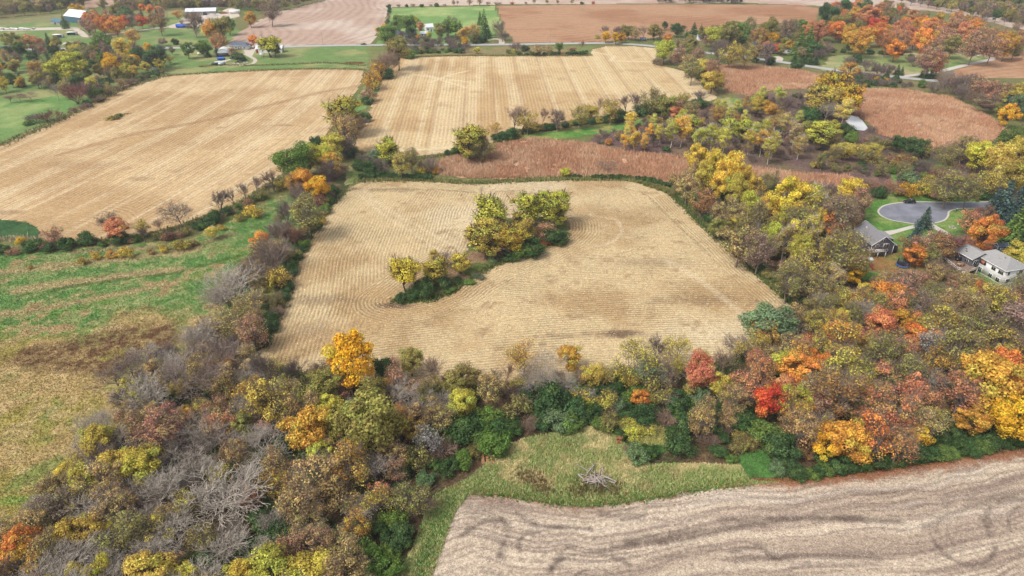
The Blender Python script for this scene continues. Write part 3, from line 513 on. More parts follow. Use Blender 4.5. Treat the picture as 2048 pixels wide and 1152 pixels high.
def proto_leafy(seed, H, Rr, crown0=0.25, nclump=26, nleaf=3600, leaf=0.42, flat=1.0, sparse=0.0, maxlev=2, top=1.0, trunkr=None, cl=(0.26, 0.42), bark_lv=2, rmin=0.03, form='round'):
    rng = np.random.RandomState(seed); segs = []; tips = []
    tr = trunkr or H * 0.018
    zc = H * (crown0 + (1 - crown0) / 2); hz = H * (1 - crown0) / 2
    # boughs: ends spread through the crown volume, mostly near its surface
    C = []; ph_ = rng.rand(4) * 6.28
    while len(C) < nclump:
        q = rng.normal(0, 1, 3); q /= np.linalg.norm(q); rr = (0.45 + 0.55 * rng.rand() ** 0.5)
        if form == 'cone': q[2] = rng.rand() * 2 - 1; rr *= 1.0
        wz = 1.0
        if form == 'tall': wz = 1.0 - 0.35 * abs(q[2])
        if form == 'vase': wz = 0.75 + 0.25 * q[2]
        p = np.array([q[0] * Rr * rr * wz * 0.8, q[1] * Rr * rr * wz * 0.8, zc + q[2] * hz * rr * 0.85])
        az_ = math.atan2(q[1], q[0]); lob = 1 + .22 * math.sin(2 * az_ + ph_[0]) + .16 * math.sin(3 * az_ + ph_[1] + 2 * q[2]); p[0] *= lob; p[1] *= lob; p[2] += hz * .16 * math.sin(2 * az_ + ph_[2]) * (q[2] > -.2)
        if q[2] < -0.55 and rng.rand() < 0.6: continue
        C.append(p)
    C = np.array(C); rad = Rr * (cl[0] + (cl[1] - cl[0]) * rng.rand(nclump))
    p0 = np.zeros(3); lean = rng.normal(0, 0.03, 2); hub = np.array([lean[0] * H, lean[1] * H, H * (crown0 + 0.12)])
    n_ = 4
    for i in range(n_):
        a = p0 + (hub - p0) * i / n_; b = p0 + (hub - p0) * (i + 1) / n_; segs.append((a, b, tr * (1.25 if i == 0 else 1) * (1 - .12 * i), tr * (1 - .12 * (i + 1)), 0))
    topp = np.array([lean[0] * H * 1.5, lean[1] * H * 1.5, H * 0.86]); segs.append((hub, (hub + topp) / 2, tr * .55, tr * .35, 1)); segs.append(((hub + topp) / 2, topp, tr * .35, rmin, 1))
    for cpt in C:
        f = rng.rand() * 0.6 if cpt[2] > hub[2] else 0.0
        s = hub + (topp - hub) * f * 0.6 if cpt[2] > hub[2] else hub * (0.8 + 0.2 * rng.rand())
        m1 = s + (cpt - s) * 0.5 + np.array([0, 0, -0.06 * H * rng.rand()]) + rng.normal(0, 0.03 * Rr, 3)
        segs.append((s, m1, tr * .4, tr * .24, 1)); segs.append((m1, cpt, tr * .24, rmin, 1))
        for k in range(3 if not sparse else 7):
            e = cpt + rng.normal(0, 1, 3) * rad.mean() * 0.6 + np.array([0, 0, 0.3 * rad.mean()]); b = m1 + (cpt - m1) * (0.3 + .7 * rng.rand()); segs.append((b, e, rmin * 1.4, rmin * .7, 2)); tips.append(e)
            if sparse:
                for _ in range(3): segs.append((b + (e - b) * (0.4 + .5 * rng.rand()), e + rng.normal(0, 0.35 * rad.mean(), 3), rmin * .8, rmin * .5, 3))
    nl = int(nleaf * (1 - sparse)); which = rng.randint(0, nclump, nl)
    q = rng.normal(0, 1, (nl, 3)); q /= np.linalg.norm(q, axis=1)[:, None]
    rr = (0.35 + 0.65 * rng.rand(nl) ** 0.45)[:, None]
    cen = C[which] + q * rr * rad[which][:, None] * np.array([1, 1, 0.8 * flat]) + rng.normal(0, 0.12, (nl, 3))
    cen[:, 2] = np.maximum(cen[:, 2], 0.15)
    out = q + 0.6 * (cen - np.array([0, 0, zc])) / Rr
    tint = rng.rand(nclump)[which]
    Reff = np.percentile(np.hypot(cen[:, 0], cen[:, 1]), 93); Heff = np.percentile(cen[:, 2], 99.5)
    Vl, Fl = leaves(rng, cen, out, leaf); 
    big = [s for s in segs if s[4] <= 0]; mid = [s for s in segs if s[4] > 0]
    tv, tf = join([prisms(big, 7), prisms(mid, 3)])
    return dict(trunk=rawmesh('trunk', tv, tf), crown=rawmesh('crown', Vl, Fl, {'lv': ('FLOAT_VECTOR', lvattr(rng, nl, tint))}), H=Heff, R=Reff, zc=0.62)
def proto_bare(seed, H, spread=0.62, up=0.22, nch=(8, 6, 5, 3), maxlev=4, rmin=0.027, trunkf=0.42, tr=None, leafn=0, leaf=0.35, shrub=0):
    rng = np.random.RandomState(seed); segs = []; tips = []
    tr = tr or H * 0.017
    if shrub:
        for k in range(shrub):
            a = 2.4 * k + rng.rand(); d = norm(np.array([math.cos(a) * (0.3 + .9 * rng.rand()), math.sin(a) * (0.3 + .9 * rng.rand()), 1.0]))
            grow(rng, np.array([math.cos(a) * .03, math.sin(a) * .03, 0.0]), d, H * (0.5 + 0.3 * rng.rand()), tr, 1, maxlev, segs, tips, nch, spread, up, rmin)
    else: grow(rng, np.zeros(3), np.array([0, 0, 1.0]), H * trunkf * 1.25, tr, 0, maxlev, segs, tips, nch, spread, up, rmin, 4)
    T = np.array(tips); h = T[:, 2].max(); s = H / h
    sc = [(a * s, b * s, r0, r1, l) for a, b, r0, r1, l in segs]
    rad = np.percentile(np.hypot(T[:, 0], T[:, 1]), 88) * s
    low = [x for x in sc if x[4] <= 1]; hi = [x for x in sc if x[4] > 1]
    parts_t = prisms(low, 5 if not shrub else 3); parts_c = prisms(hi, 3)
    d = dict(trunk=rawmesh('trunk', *parts_t), crown=rawmesh('crown', *parts_c), H=H, R=rad, zc=0.62, twig=True)
    if leafn:
        T = T * s; w = rng.randint(0, len(T), leafn); cen = T[w] + rng.normal(0, 0.35, (leafn, 3)); V, F = leaves(rng, cen, rng.normal(0, 1, (leafn, 3)), leaf)
        grp = (np.arctan2(T[w][:, 0], T[w][:, 1]) * 3).astype(int) % 7; tint = rng.rand(7)[grp]
        d['leaves'] = rawmesh('foliage', V, F, {'lv': ('FLOAT_VECTOR', lvattr(rng, leafn, tint))})
    return d
def proto_spruce(seed, H, Rr, layers=17, per=15, slender=1.0, nleaf=10, leaf=0.5, dense=False):
    rng = np.random.RandomState(seed); cen = []; nrm_ = []; tint = []; segs = [(np.zeros(3), np.array([0, 0, H * .5]), H * .016, H * .01, 0), (np.array([0, 0, H * .5]), np.array([0, 0, H * .97]), H * .01, .02, 0)]
    for i in range(layers):
        t = i / (layers - 1); z = H * (0.05 + 0.92 * t); rl = Rr * (1 - t) ** 0.85 * (0.9 + .2 * rng.rand()) + 0.12
        for k in range(max(5, int(per * (1 - 0.6 * t)))):
            a = 2 * math.pi * (k + rng.rand() * .7) / max(5, int(per * (1 - 0.6 * t))) + i; L = rl * (0.75 + .4 * rng.rand())
            e = np.array([math.cos(a) * L, math.sin(a) * L, z - 0.22 * L]); s = np.array([0, 0, z + 0.08 * L]); segs.append((s, e, .04, .02, 1)); tn = rng.rand()
            for j in range(max(3, int(nleaf * L / Rr + 2))):
                f = 0.2 + 0.8 * (j + rng.rand()) / max(3, int(nleaf * L / Rr + 2)); p = s + (e - s) * f + rng.normal(0, 0.13, 3) * (1.2 - .5 * f)
                cen.append(p); nrm_.append(np.array([math.cos(a) * .5, math.sin(a) * .5, 0.9])); tint.append(tn)
    cen = np.array(cen); n = len(cen); V, F = leaves(rng, cen, np.array(nrm_), leaf, 1.7)
    tv, tf = join([prisms([s for s in segs if s[4] == 0], 6), prisms([s for s in segs if s[4] == 1], 3)])
    return dict(trunk=rawmesh('trunk', tv, tf), crown=rawmesh('crown', V, F, {'lv': ('FLOAT_VECTOR', lvattr(rng, n, np.array(tint)))}), H=H, R=Rr, zc=0.42)
PROTO = {
 'M': [proto_leafy(s, 13, 4.8, 0.14, 44, 8600, 0.30, cl=(.14, .38)) for s in (1, 2, 3, 4, 5, 6)],
 'S': [proto_leafy(s, 13, 4.6, 0.12, 46, 7600, 0.27, sparse=0.62, cl=(.14, .40), rmin=.026) for s in (11, 12, 13, 14, 15, 16)],
 'W': [proto_leafy(s, 12, 5.0, 0.1, 40, 8600, 0.28, cl=(.16, .32), form='vase', trunkr=.3, rmin=.06, sparse=.22) for s in (21, 22, 23)],
 'A': [proto_leafy(s, 14, 2.6, 0.18, 26, 3600, 0.28, cl=(.3, .5), form='tall', trunkr=.1, sparse=.1) for s in (31, 32, 33)],
 'H': [proto_leafy(s, 4.6, 3.4, 0.0, 30, 5200, 0.26, cl=(.18, .42), trunkr=.08) for s in (41, 42, 43, 44, 45)],
 'L': [proto_leafy(s, 4.6, 3.0, 0.04, 24, 3600, 0.25, sparse=.45, cl=(.25, .45), trunkr=.08) for s in (51, 52, 53)],
 'F': [proto_spruce(s, 13, 4.0) for s in (61, 62)],
 'C': [proto_spruce(63, 12, 4.6, 13, 13, nleaf=12, leaf=.6), proto_leafy(64, 11, 4.2, .1, 24, 4200, .36, cl=(.26, .4))],
 'B': [proto_bare(s, 13, sp, up) for s, sp, up in ((71, .62, .2), (72, .7, .16), (73, .55, .26), (74, .66, .22), (75, .8, .12))],
 'U': [proto_bare(s, 12, .42, .3, (7, 5, 4, 4)) for s in (81, 82, 83)],
 'T': [proto_bare(s, 5.0, .5, .25, (5, 5, 4, 4), 4, .02, tr=.06, shrub=9) for s in (91, 92, 93)],
 'V': [proto_bare(s, 12.5, .6, .2, (7, 5, 5, 3), leafn=1500, leaf=.28) for s in (101, 102, 103)],
}
for pk in PROTO.values():
    for p in pk:
        p['trunk'].materials.append(M_bark); p['crown'].materials.append(M_bark if p.get('twig') else M_leaf)
        if 'leaves' in p: p['leaves'].materials.append(M_leaf)
KIND = {  # name, phrase, category, bark colour
 'M': ('broadleaf_tree', 'round tree', 'tree', c(112, 98, 86)), 'S': ('thinning_tree', 'half-bare tree', 'tree', c(146, 132, 120)), 'W': ('willow_tree', 'billowy tree', 'tree', c(96, 82, 70)),
 'A': ('aspen_tree', 'slender pale-trunked tree', 'tree', c(224, 214, 202)), 'H': ('shrub', 'shrub', 'shrub', c(86, 78, 68)), 'L': ('leafy_bush', 'loose bush', 'bush', c(130, 114, 100)),
 'F': ('spruce_tree', 'spruce', 'conifer', c(84, 72, 62)), 'C': ('pine_tree', 'conifer', 'conifer', c(84, 72, 62)), 'B': ('bare_tree', 'leafless tree', 'tree', c(176, 168, 166)),
 'U': ('upright_bare_tree', 'upright leafless tree', 'tree', c(140, 126, 122)), 'T': ('thicket_bush', 'twiggy bush', 'bush', c(146, 126, 128)), 'V': ('wispy_tree', 'wispy tree', 'tree', c(146, 136, 128)) }
HUE_NAME = {'tn': 'gold_thinning_tree', 'gb': 'gold_thinning_tree', 'ly': 'gold_thinning_tree', 'rs': 'rust_thinning_tree', 'ro': 'rust_thinning_tree', 'br': 'rust_thinning_tree', 'mr': 'rust_thinning_tree', 'or': 'rust_thinning_tree', 'bt': 'grey_thinning_tree', 'pu': 'grey_thinning_tree'}  # half-bare trees split by leaf colour alone; the species is not known
COLR = {  # key: (albedo, word)
 'yl': (c(222, 176, 60), 'golden yellow'), 'ly': (c(214, 188, 82), 'lemon yellow'), 'or': (c(218, 144, 78), 'orange'), 'rd': (c(216, 98, 70), 'red'), 'ro': (c(208, 144, 106), 'salmon orange'), 'yg': (c(194, 190, 84), 'yellow-green'),
 'ol': (c(152, 142, 84), 'olive'), 'gr': (c(112, 136, 70), 'mid green'), 'dg': (c(76, 102, 62), 'dark green'), 'gg': (c(112, 134, 96), 'grey-green'), 'bg': (c(82, 106, 104), 'blue-green'), 'tn': (c(186, 160, 108), 'tan'), 'rs': (c(188, 142, 116), 'rusty pink'),
 'br': (c(172, 134, 88), 'brown'), 'gb': (c(206, 160, 78), 'golden brown'), 'oy': (c(196, 178, 88), 'olive yellow'), 'gy': (c(164, 156, 156), 'pale grey'), 'dk': (c(112, 102, 104), 'dark grey'), 'pu': (c(140, 120, 126), 'purple-grey'), 'bt': (c(150, 124, 108), 'brown-grey'), 'mr': (c(156, 100, 92), 'maroon') }
BARKY = {'gy': c(186, 175, 162), 'dk': c(128, 114, 108), 'pu': c(144, 126, 118), 'bt': c(164, 138, 120)}
HREF = {'M': 1.3, 'S': 1.38, 'W': 1.15, 'A': 2.6, 'H': 0.68, 'L': 0.76, 'F': 1.6, 'C': 1.3, 'B': 1.1, 'U': 1.35, 'T': 0.8, 'V': 1.2}    # height per 2R-ish: H = HREF * 2R (wide) handled below
TREES = []; prng = random.Random(5)
def addtree(x, y, Rm, kind, colk, where, hs=1.0, lab=None):
    TREES.append(dict(x=x, y=y, R=Rm, k=kind, c=colk, w=where, h=hs, lab=lab))
def tree(px, py, rpx, kind, colk, where, hs=1.0, lab=None):
    """a tree whose crown shows at this photo pixel with this half width; its distance comes from its own height above the ground"""
    z = 0.0
    for _ in range(4):
        Rm = rpx * mpp(px, py, z); Hh = Rm * 2 * HREF[kind] * hs; z = Hh * (0.6 if kind not in 'HLTFC' else 0.45)
    x, y = P(px, py, z); addtree(x, y, Rm, kind, colk, where, hs, lab)
def trees(where, items):
    for it in items: tree(it[0], it[1], it[2], it[3], it[4], where, *(it[5:]))
def pick(pal, rng):
    tot = sum(p[2] for p in pal); r = rng.random() * tot
    for p in pal:
        r -= p[2]
        if r <= 0: return p
    return pal[-1]
def fill(where, poly, pal, n, gap=0.8, seed=1, px=True, zshift=0.0):
    """scatter n plants through an outline, keeping clear of those already standing"""
    rng = random.Random(seed); w_ = PP(poly) if px else np.asarray(poly); x0, y0 = w_.min(0); x1, y1 = w_.max(0); tries = 0; k = 0
    while k < n and tries < n * 60:
        tries += 1; x = rng.uniform(x0, x1); y = rng.uniform(y0, y1)
        if not inpoly(np.array([x]), np.array([y]), w_)[0]: continue
        p = pick(pal, rng); Rm = rng.uniform(*p[3])
        if any((t['x'] - x) ** 2 + (t['y'] - y) ** 2 < (gap * (t['R'] + Rm) * (0.75 if (t['k'] in 'HLT') != (p[0] in 'HLT') else 1)) ** 2 for t in TREES): continue
        addtree(x, y, Rm, p[0], p[1], where, rng.uniform(.88, 1.14)); k += 1
def hedge(where, line, pal, spacing, jit=1.0, seed=1):
    rng = random.Random(seed); L = PP(line); d = 0.0; 
    for i in range(len(L) - 1):
        seg = L[i + 1] - L[i]; ln = np.linalg.norm(seg)
        while d < ln:
            q = L[i] + seg * d / ln; p = pick(pal, rng); Rm = rng.uniform(*p[3])
            addtree(q[0] + rng.uniform(-jit, jit), q[1] + rng.uniform(-jit, jit), Rm, p[0], p[1], where, rng.uniform(.85, 1.15)); d += spacing * rng.uniform(.7, 1.3) * (Rm / 2.5) ** .5
        d -= ln
# ------------------------------------------------------------------ plants: where they stand (photo pixel of the crown, half width in pixels, kind, colour)
SKY = [('S','ol',3,(3.6,5.2)),('S','bt',3,(3.6,5.2)),('M','ol',2,(3.6,5)),('B','pu',2,(4,5.4)),('S','oy',1.6,(3.6,5)),('M','dg',.8,(3.4,4.6)),('S','tn',1,(3.4,4.8))]
w = 'in the copse inside the field'
trees(w, [(980,428,40,'W','yg',1.0),(1052,415,28,'W','yg',1.1),(1112,416,32,'W','yg',1.0),(1085,406,20,'W','yg',1.2),(1020,478,30,'W','ly'),(972,474,36,'W','oy'),(1046,456,27,'W','oy'),(1086,466,24,'L','rs'),(1112,476,22,'H','dg'),(1062,496,24,'H','dg'),(1040,507,20,'H','gr'),(1020,512,15,'H','dg'),
 (1000,500,18,'L','bt'),(955,480,15,'H','dg'),(1090,486,12,'L','rd',.6),(809,545,32,'W','ly',1.1),(870,540,26,'W','oy'),(893,520,20,'T','pu'),(921,524,20,'W','oy'),(868,512,11,'A','oy',.6),(850,578,24,'H','dg'),(884,566,20,'H','dg'),(880,556,22,'L','ol'),(802,597,13,'H','dg'),(830,588,16,'H','dg'),(940,565,10,'H','gr',.6),(955,552,14,'L','gg',.5),(985,520,12,'H','gg',.6),(915,560,11,'H','dg',.6),(900,580,12,'H','gr',.6)])
w = 'in the hedge along the central field'
trees(w, [(605,360,24,'M','gb'),(635,375,22,'M','yl'),(590,365,20,'S','gb'),(655,338,28,'T','pu',1.3),(640,400,16,'L','mr'),(600,390,25,'T','pu',1.3),(612,428,34,'S','ol'),(572,425,24,'T','pu',1.5),(560,465,30,'T','pu',1.4),(585,470,24,'T','rs',1.3),(520,482,17,'M','or'),(545,508,36,'T','pu',1.4),(555,560,24,'L','oy',1.2),(470,570,52,'B','gy',.9),(440,600,36,'B','gy',.9),(500,545,30,'B','pu'),(505,610,30,'V','tn'),(460,645,36,'V','tn'),(425,665,34,'T','dk',1.3),(500,660,30,'S','rs'),(640,440,13,'L','ly'),(650,420,12,'H','gr')])
hedge(w, [(668,385),(640,430),(622,465),(600,500),(585,540),(570,585),(553,625),(535,665),(510,700)], [('H','dg',3,(1.6,3.2)),('H','gr',1,(1.4,2.6)),('L','ol',1,(1.5,2.6)),('T','bt',1,(1.6,2.6)),('L','oy',.4,(1.4,2.2))], 3.4, 1.4, 3)
fill(w, [(540,470),(590,440),(600,500),(560,600),(500,690),(440,690),(450,600),(500,540)], [('T','pu',2,(2.2,3.4)),('S','tn',1,(2.2,3.2)),('H','dg',1,(1.8,2.6)),('V','ol',1,(2.5,3.5))], 36, .5, 7)
w = 'in the hedge between stubble fields'
trees(w, [(585,324,32,'M','gr'),(640,312,24,'M','yg'),(615,318,22,'M','ol'),(660,325,20,'M','gb'),(683,228,34,'W','oy'),(690,262,30,'S','tn'),(690,292,28,'T','pu',1.3),(664,290,22,'M','oy'),(635,288,15,'H','dg',1.3),(715,250,16,'S','br'),(728,235,14,'H','dg'),(733,202,11,'H','dg'),(737,192,16,'L','rs'),(745,163,22,'L','gb'),(757,143,22,'L','gb'),(775,148,14,'H','dg'),(742,150,12,'T','gy'),(773,124,30,'T','bt',1.2),(795,100,26,'M','ol'),(815,108,14,'H','gr'),(660,345,18,'T','pu'),(700,305,16,'H','dg'),(725,245,12,'T','pu')])
w = 'by the central field track'
trees(w, [(775,300,25,'W','yg',.9),(752,312,14,'A','gg',.5),(800,328,20,'S','oy'),(730,320,20,'T','pu'),(760,332,22,'T','pu'),(860,330,22,'T','pu',1.2),(845,338,14,'L','ly'),(822,318,18,'S','ol'),(870,342,9,'L','yl'),(742,338,20,'H','dg'),(718,330,16,'H','dg')])
hedge(w, [(722,358),(760,354),(800,356),(860,359)], [('H','dg',1,(1.2,1.9))], 2.2, .5, 5)
w = 'in the hedge below the left field'
trees(w, [(545,355,24,'U','dk',.8),(510,372,16,'U','pu'),(490,380,16,'U','pu',1.1),(465,390,18,'U','pu'),(436,398,24,'U','dk'),(356,424,32,'B','dk',.85),(232,455,22,'M','ro',.9),(212,442,22,'B','dk',.9),(286,452,16,'S','oy'),(318,450,12,'U','bt'),(104,472,18,'S','rs'),(505,424,20,'L','ly',.9),(478,437,10,'L','oy'),(424,464,12,'A','ly',.45),(442,455,9,'L','ly'),(335,474,14,'L','mr'),(560,372,12,'L','ly'),(42,482,8,'M','yl')])
hedge(w, [(590,355),(560,378),(520,402),(470,425),(430,445),(395,460),(350,476),(300,484),(240,488),(170,492)], [('H','dg',4,(1.3,3.4)),('L','ol',2,(1.3,2.6)),('H','gr',1,(1.2,2.4)),('L','rs',.8,(1.2,2.2)),('T','bt',1.5,(1.4,2.6)),('U','dk',.8,(1.8,2.6)),('L','oy',.6,(1.2,2))], 3.6, 1.8, 9)
hedge(w, [(135,497),(100,500),(60,502),(20,508),(-40,512)], [('H','dg',5,(2.6,3.6)),('L','ol',1.4,(1.8,2.6)),('L','rs',.6,(1.5,2.2))], 3.8, 1.5, 10)
w = 'on the mown left meadow'
trees(w, [(190,512,10,'L','ly'),(222,510,11,'L','gb'),(251,506,14,'L','ly',1.1),(165,522,10,'L','oy'),(325,497,11,'L','ly'),(360,490,20,'L','oy',.7),(300,503,9,'L','tn'),(60,535,6,'L','gb'),(385,487,10,'L','tn',.8)])
# ---- the wood along the near edge
w = 'in the wood below the meadow'
trees(w, [(372,755,62,'B','pu',.9),(300,785,48,'B','gy',.9),(425,715,46,'B','pu',.9),(540,745,36,'U','dk'),(600,735,34,'U','dk'),(540,885,54,'B','gy',.85),(322,850,42,'S','rs'),(275,865,30,'S','rs'),(445,852,30,'S','ro'),(342,830,13,'M','rd'),(372,828,18,'M','gb'),(380,868,46,'B','gy',.8),(430,1000,74,'B','gy',.75),(350,1068,56,'B','gy',.75),(300,965,44,'B','gy',.8),(455,1098,44,'B','gy',.8),(500,955,40,'B','gy',.8),(150,1110,50,'B','gy',.8),
 (230,1120,40,'B','gy',.8),(195,885,34,'M','oy'),(245,925,30,'M','oy'),(280,932,36,'M','oy'),(132,948,24,'M','ly'),(165,1062,34,'M','oy'),(225,1018,36,'S','tn'),(120,1010,36,'S','bt'),(155,1000,26,'M','oy'),(295,1142,40,'M','oy'),(40,1088,36,'M','or'),(20,1120,30,'M','gb'),(250,1055,40,'S','ol'),(235,870,20,'S','ol'),(200,960,36,'S','tn'),(70,1130,30,'S','gb'),(85,1100,20,'L','oy')])
w = 'in the wood beside the clearing'
trees(w, [(700,722,52,'M','yl',1.05),(790,748,28,'S','rs'),(822,722,24,'M','ol'),(772,742,26,'H','dg',1.6),(655,770,34,'M','ol'),(690,772,26,'S','rs'),(640,742,25,'S','bt'),(612,860,42,'M','gb'),(735,848,64,'M','ol',.95),(665,820,30,'M','yg'),(745,790,34,'M','ol'),(540,800,46,'S','oy'),(575,790,26,'S','tn'),(800,820,16,'M','ro'),(500,790,30,'S','gb'),(550,965,34,'S','gb'),(640,955,46,'S','tn'),(600,1005,42,'S','tn'),(700,930,46,'S','gb'),(680,985,36,'S','tn'),(755,985,26,'S','ro'),(715,1010,32,'B','gy',.7),(620,1080,36,'S','rs'),(545,1140,46,'M','yg'),(610,1146,40,'M','oy'),(480,1150,30,'M','oy'),
 (840,830,28,'S','tn'),(880,832,30,'S','tn'),(925,806,30,'M','oy'),(850,870,34,'V','gy'),(900,760,16,'U','bt'),(870,738,28,'U','bt'),(920,740,24,'U','bt'),(985,760,20,'U','dk'),(640,905,26,'M','yg'),(790,940,22,'S','rs'),(470,910,30,'S','tn')])
trees(w, [(x, y, r * (.62 + .38 * ((i * 7) % 5) / 4), ('H', 'H', 'L', 'H', 'H', 'H', 'T')[i % 7], ('dg', 'gr', 'ol', 'dg', 'dg', 'gg', 'bt')[i % 7]) for i, (x, y, r) in enumerate([(700,1062,48),(735,1112,44),(655,1110,36),(640,1050,28),(815,1000,34),(850,962,36),(845,1010,28),(800,1072,30),(780,1105,26),(830,920,36),(770,1010,24),(560,1080,40),(520,1040,30),(890,895,38),(930,862,44),(975,835,44),(1035,815,42),(1095,800,44),(1150,820,40),(1110,840,32),(1060,850,30),(1000,860,34),(1140,845,26),(950,905,26),(900,935,24),(870,930,28),(860,800,26),(1010,780,28),(940,790,28),(1160,770,26),(680,1130,30),(760,1060,28),(600,1040,26),(480,1010,24)])])
trees(w, [(985,888,34,'H','gr'),(925,920,24,'H','gr'),(960,870,24,'H','gr'),(740,1140,30,'H','gr'),(775,1140,28,'H','gr'),(790,1040,28,'H','gr')])
w = 'in the trees above the clearing'
trees(w, [(1090,735,52,'B','gy',.9),(1052,715,34,'V','gb',1.1),(1138,714,24,'M','gb'),(1120,770,36,'B','gy',.6),(1186,752,25,'M','oy'),(1272,715,44,'V','oy',1.0),(1358,702,30,'V','oy'),(1320,700,28,'U','dk'),(1165,797,24,'L','ly'),(1215,802,24,'L','oy'),(1280,795,18,'M','or'),(1290,745,32,'V','gg'),(1250,755,28,'L','oy'),(1212,740,16,'U','bt'),(1330,745,26,'S','bt'),(1402,748,36,'M','ro'),(1445,772,26,'M','oy'),(1385,775,16,'S','oy'),(1408,830,38,'S','tn'),(1455,832,22,'S','tn'),(1330,800,22,'B','gy',.7),(1350,735,18,'S','oy'),(1010,745,18,'U','bt')])
trees(w, [(x, y, r * (.62 + .38 * ((i * 7) % 5) / 4), ('H', 'H', 'L', 'H', 'H', 'H', 'T')[i % 7], ('dg', 'gr', 'ol', 'dg', 'dg', 'gg', 'bt')[i % 7]) for i, (x, y, r) in enumerate([(1230,765,34),(1270,790,30),(1315,780,36),(1350,800,34),(1290,830,32),(1240,810,26),(1330,840,30),(1375,850,26),(1200,850,26),(1218,845,24),(1240,868,20),(1362,893,38),(1275,910,22),(1255,900,15),(1440,903,18),(1462,918,17),(1480,890,24),(1300,905,18),(1200,780,24),(1400,790,30),(1450,860,28),(1490,850,36),(1530,870,34),(1500,890,28),(1560,893,36),(1582,932,32),(1555,935,20),(1420,880,18),(1160,790,22)])])
trees(w, [(1270,865,22,'L','yg',.6),(1300,858,20,'L','oy',.6),(1238,880,8,'L','ro',1.3),(1260,845,18,'L','yg',.6)])
fill(w, [(1000,800),(1150,785),(1300,790),(1480,800),(1540,900),(1480,905),(1340,880),(1200,830),(1000,885),(940,915)], [('H','dg',3,(1.4,2.6)),('H','gr',1.4,(1.2,2.2)),('L','oy',.6,(1.4,2.2)),('V','gy',.5,(2,2.8)),('T','bt',.6,(1.4,2.2))], 46, .5, 27)
hedge(w, [(840,786),(920,786),(1010,788),(1100,786),(1200,784),(1300,770),(1400,752),(1480,726)], [('U','bt',2,(2,2.8)),('V','oy',2,(2.2,3.2)),('V','tn',1.4,(2.2,3)),('U','dk',1,(2,2.8)),('S','oy',.8,(2,2.8)),('V','gb',.6,(2,2.8))], 5.2, 1.2, 28)
w = 'in the wood above the tilled field'
trees(w, [(1535,645,44,'M','gg',.8),(1540,802,34,'M','rd'),(1602,738,34,'M','or'),(1614,692,24,'M','ro'),(1578,700,16,'M','rd'),(1570,770,22,'M','ro'),(1594,800,30,'M','yg'),(1510,715,22,'S','ro'),(1640,800,32,'S','rs'),(1680,790,46,'S','br'),(1725,795,26,'M','ro'),(1790,815,50,'S','ro'),(1840,840,34,'S','tn'),(1690,880,40,'M','gb'),(1655,885,30,'M','yl'),(1745,870,40,'S','or'),(1800,890,36,'S','br'),(1835,870,22,'M','yl'),(1850,800,28,'S','ro'),(1975,760,56,'M','gb'),(1925,790,40,'S','ro'),(2005,735,36,'M','or'),(2028,832,44,'M','yl'),(2042,775,30,'M','or'),(1990,815,32,'M','ol'),(1950,840,30,'M','gb'),(2110,780,60,'M','or'),
 (1685,682,38,'S','gb'),(1640,690,28,'S','oy'),(1762,712,42,'S','ol'),(1800,740,36,'S','ol'),(1852,690,38,'V','gy'),(1820,735,32,'S','ol'),(1896,722,18,'M','oy'),(1762,645,30,'M','ro'),(1800,642,26,'M','gb'),(1832,634,15,'M','ro'),(1690,740,40,'S','oy'),(1650,755,30,'S','tn'),(1720,750,30,'S','yg'),(1480,690,28,'B','pu'),(1450,720,30,'B','bt',.9),(1490,770,30,'S','ro'),(1470,800,26,'S','tn'),(1560,690,24,'B','bt'),(1870,760,34,'B','gy',.8),(1920,700,44,'S','ol'),(1970,660,40,'S','ol'),(2030,650,44,'S','bt'),(2000,690,34,'S','oy'),(1880,650,36,'S','oy'),(1590,660,24,'S','bt')])
hedge(w, [(1590,955),(1660,942),(1750,932),(1850,918),(1950,902),(2048,886),(2200,860)], [('H','dg',4,(1.8,2.8)),('H','gr',1,(1.6,2.4))], 2.6, .8, 21)
hedge(w, [(1620,920),(1750,905),(1850,893),(1950,875),(2048,858),(2200,835)], [('H','dg',4,(2.0,3.0)),('L','br',.6,(1.6,2.4))], 4.0, 1.0, 22)
fill(w, [(1420,735),(1520,690),(1620,620),(1800,610),(2048,620),(2250,640),(2250,830),(2048,860),(1900,885),(1600,910),(1480,860),(1400,790)], [('S','ol',1.6,(3,4.2)),('S','tn',2,(3,4.2)),('B','gy',2,(3.4,4.8)),('V','oy',1.6,(3,4.2)),('S','ro',2,(3,4.2)),('M','or',1.2,(3,4.2)),('S','gb',1.2,(3,4.2)),('H','dg',1.2,(2,3)),('M','yg',.6,(2.6,3.6))], 120, .5, 31)
fill('in the wood beside the clearing', [(560,760),(860,790),(1000,790),(940,900),(860,980),(780,1152),(740,1250),(400,1250),(420,1000),(430,800),(480,740)], [('S','ol',1.8,(2.8,4)),('S','tn',2,(2.8,3.8)),('S','rs',.8,(2.4,3.4)),('B','gy',2.6,(3,4.4)),('S','gb',.8,(2.6,3.6)),('V','oy',.8,(3,4)),('H','dg',2.0,(2.2,3.2)),('M','ol',.8,(3,4))], 95, .52, 32)
fill('in the wood below the meadow', [(250,760),(400,700),(500,730),(450,900),(440,1250),(-150,1250),(-60,1130),(60,1080),(100,1010),(200,880)], [('B','gy',6,(3,5)),('B','pu',2.5,(3,4.6)),('U','dk',1.5,(2.4,3.4)),('S','tn',1.2,(2.6,3.6)),('S','oy',1.2,(2.4,3.2)),('S','rs',.8,(2.4,3.4)),('H','dg',1,(1.8,2.6)),('M','oy',.8,(2.4,3.2))], 150, .46, 33)
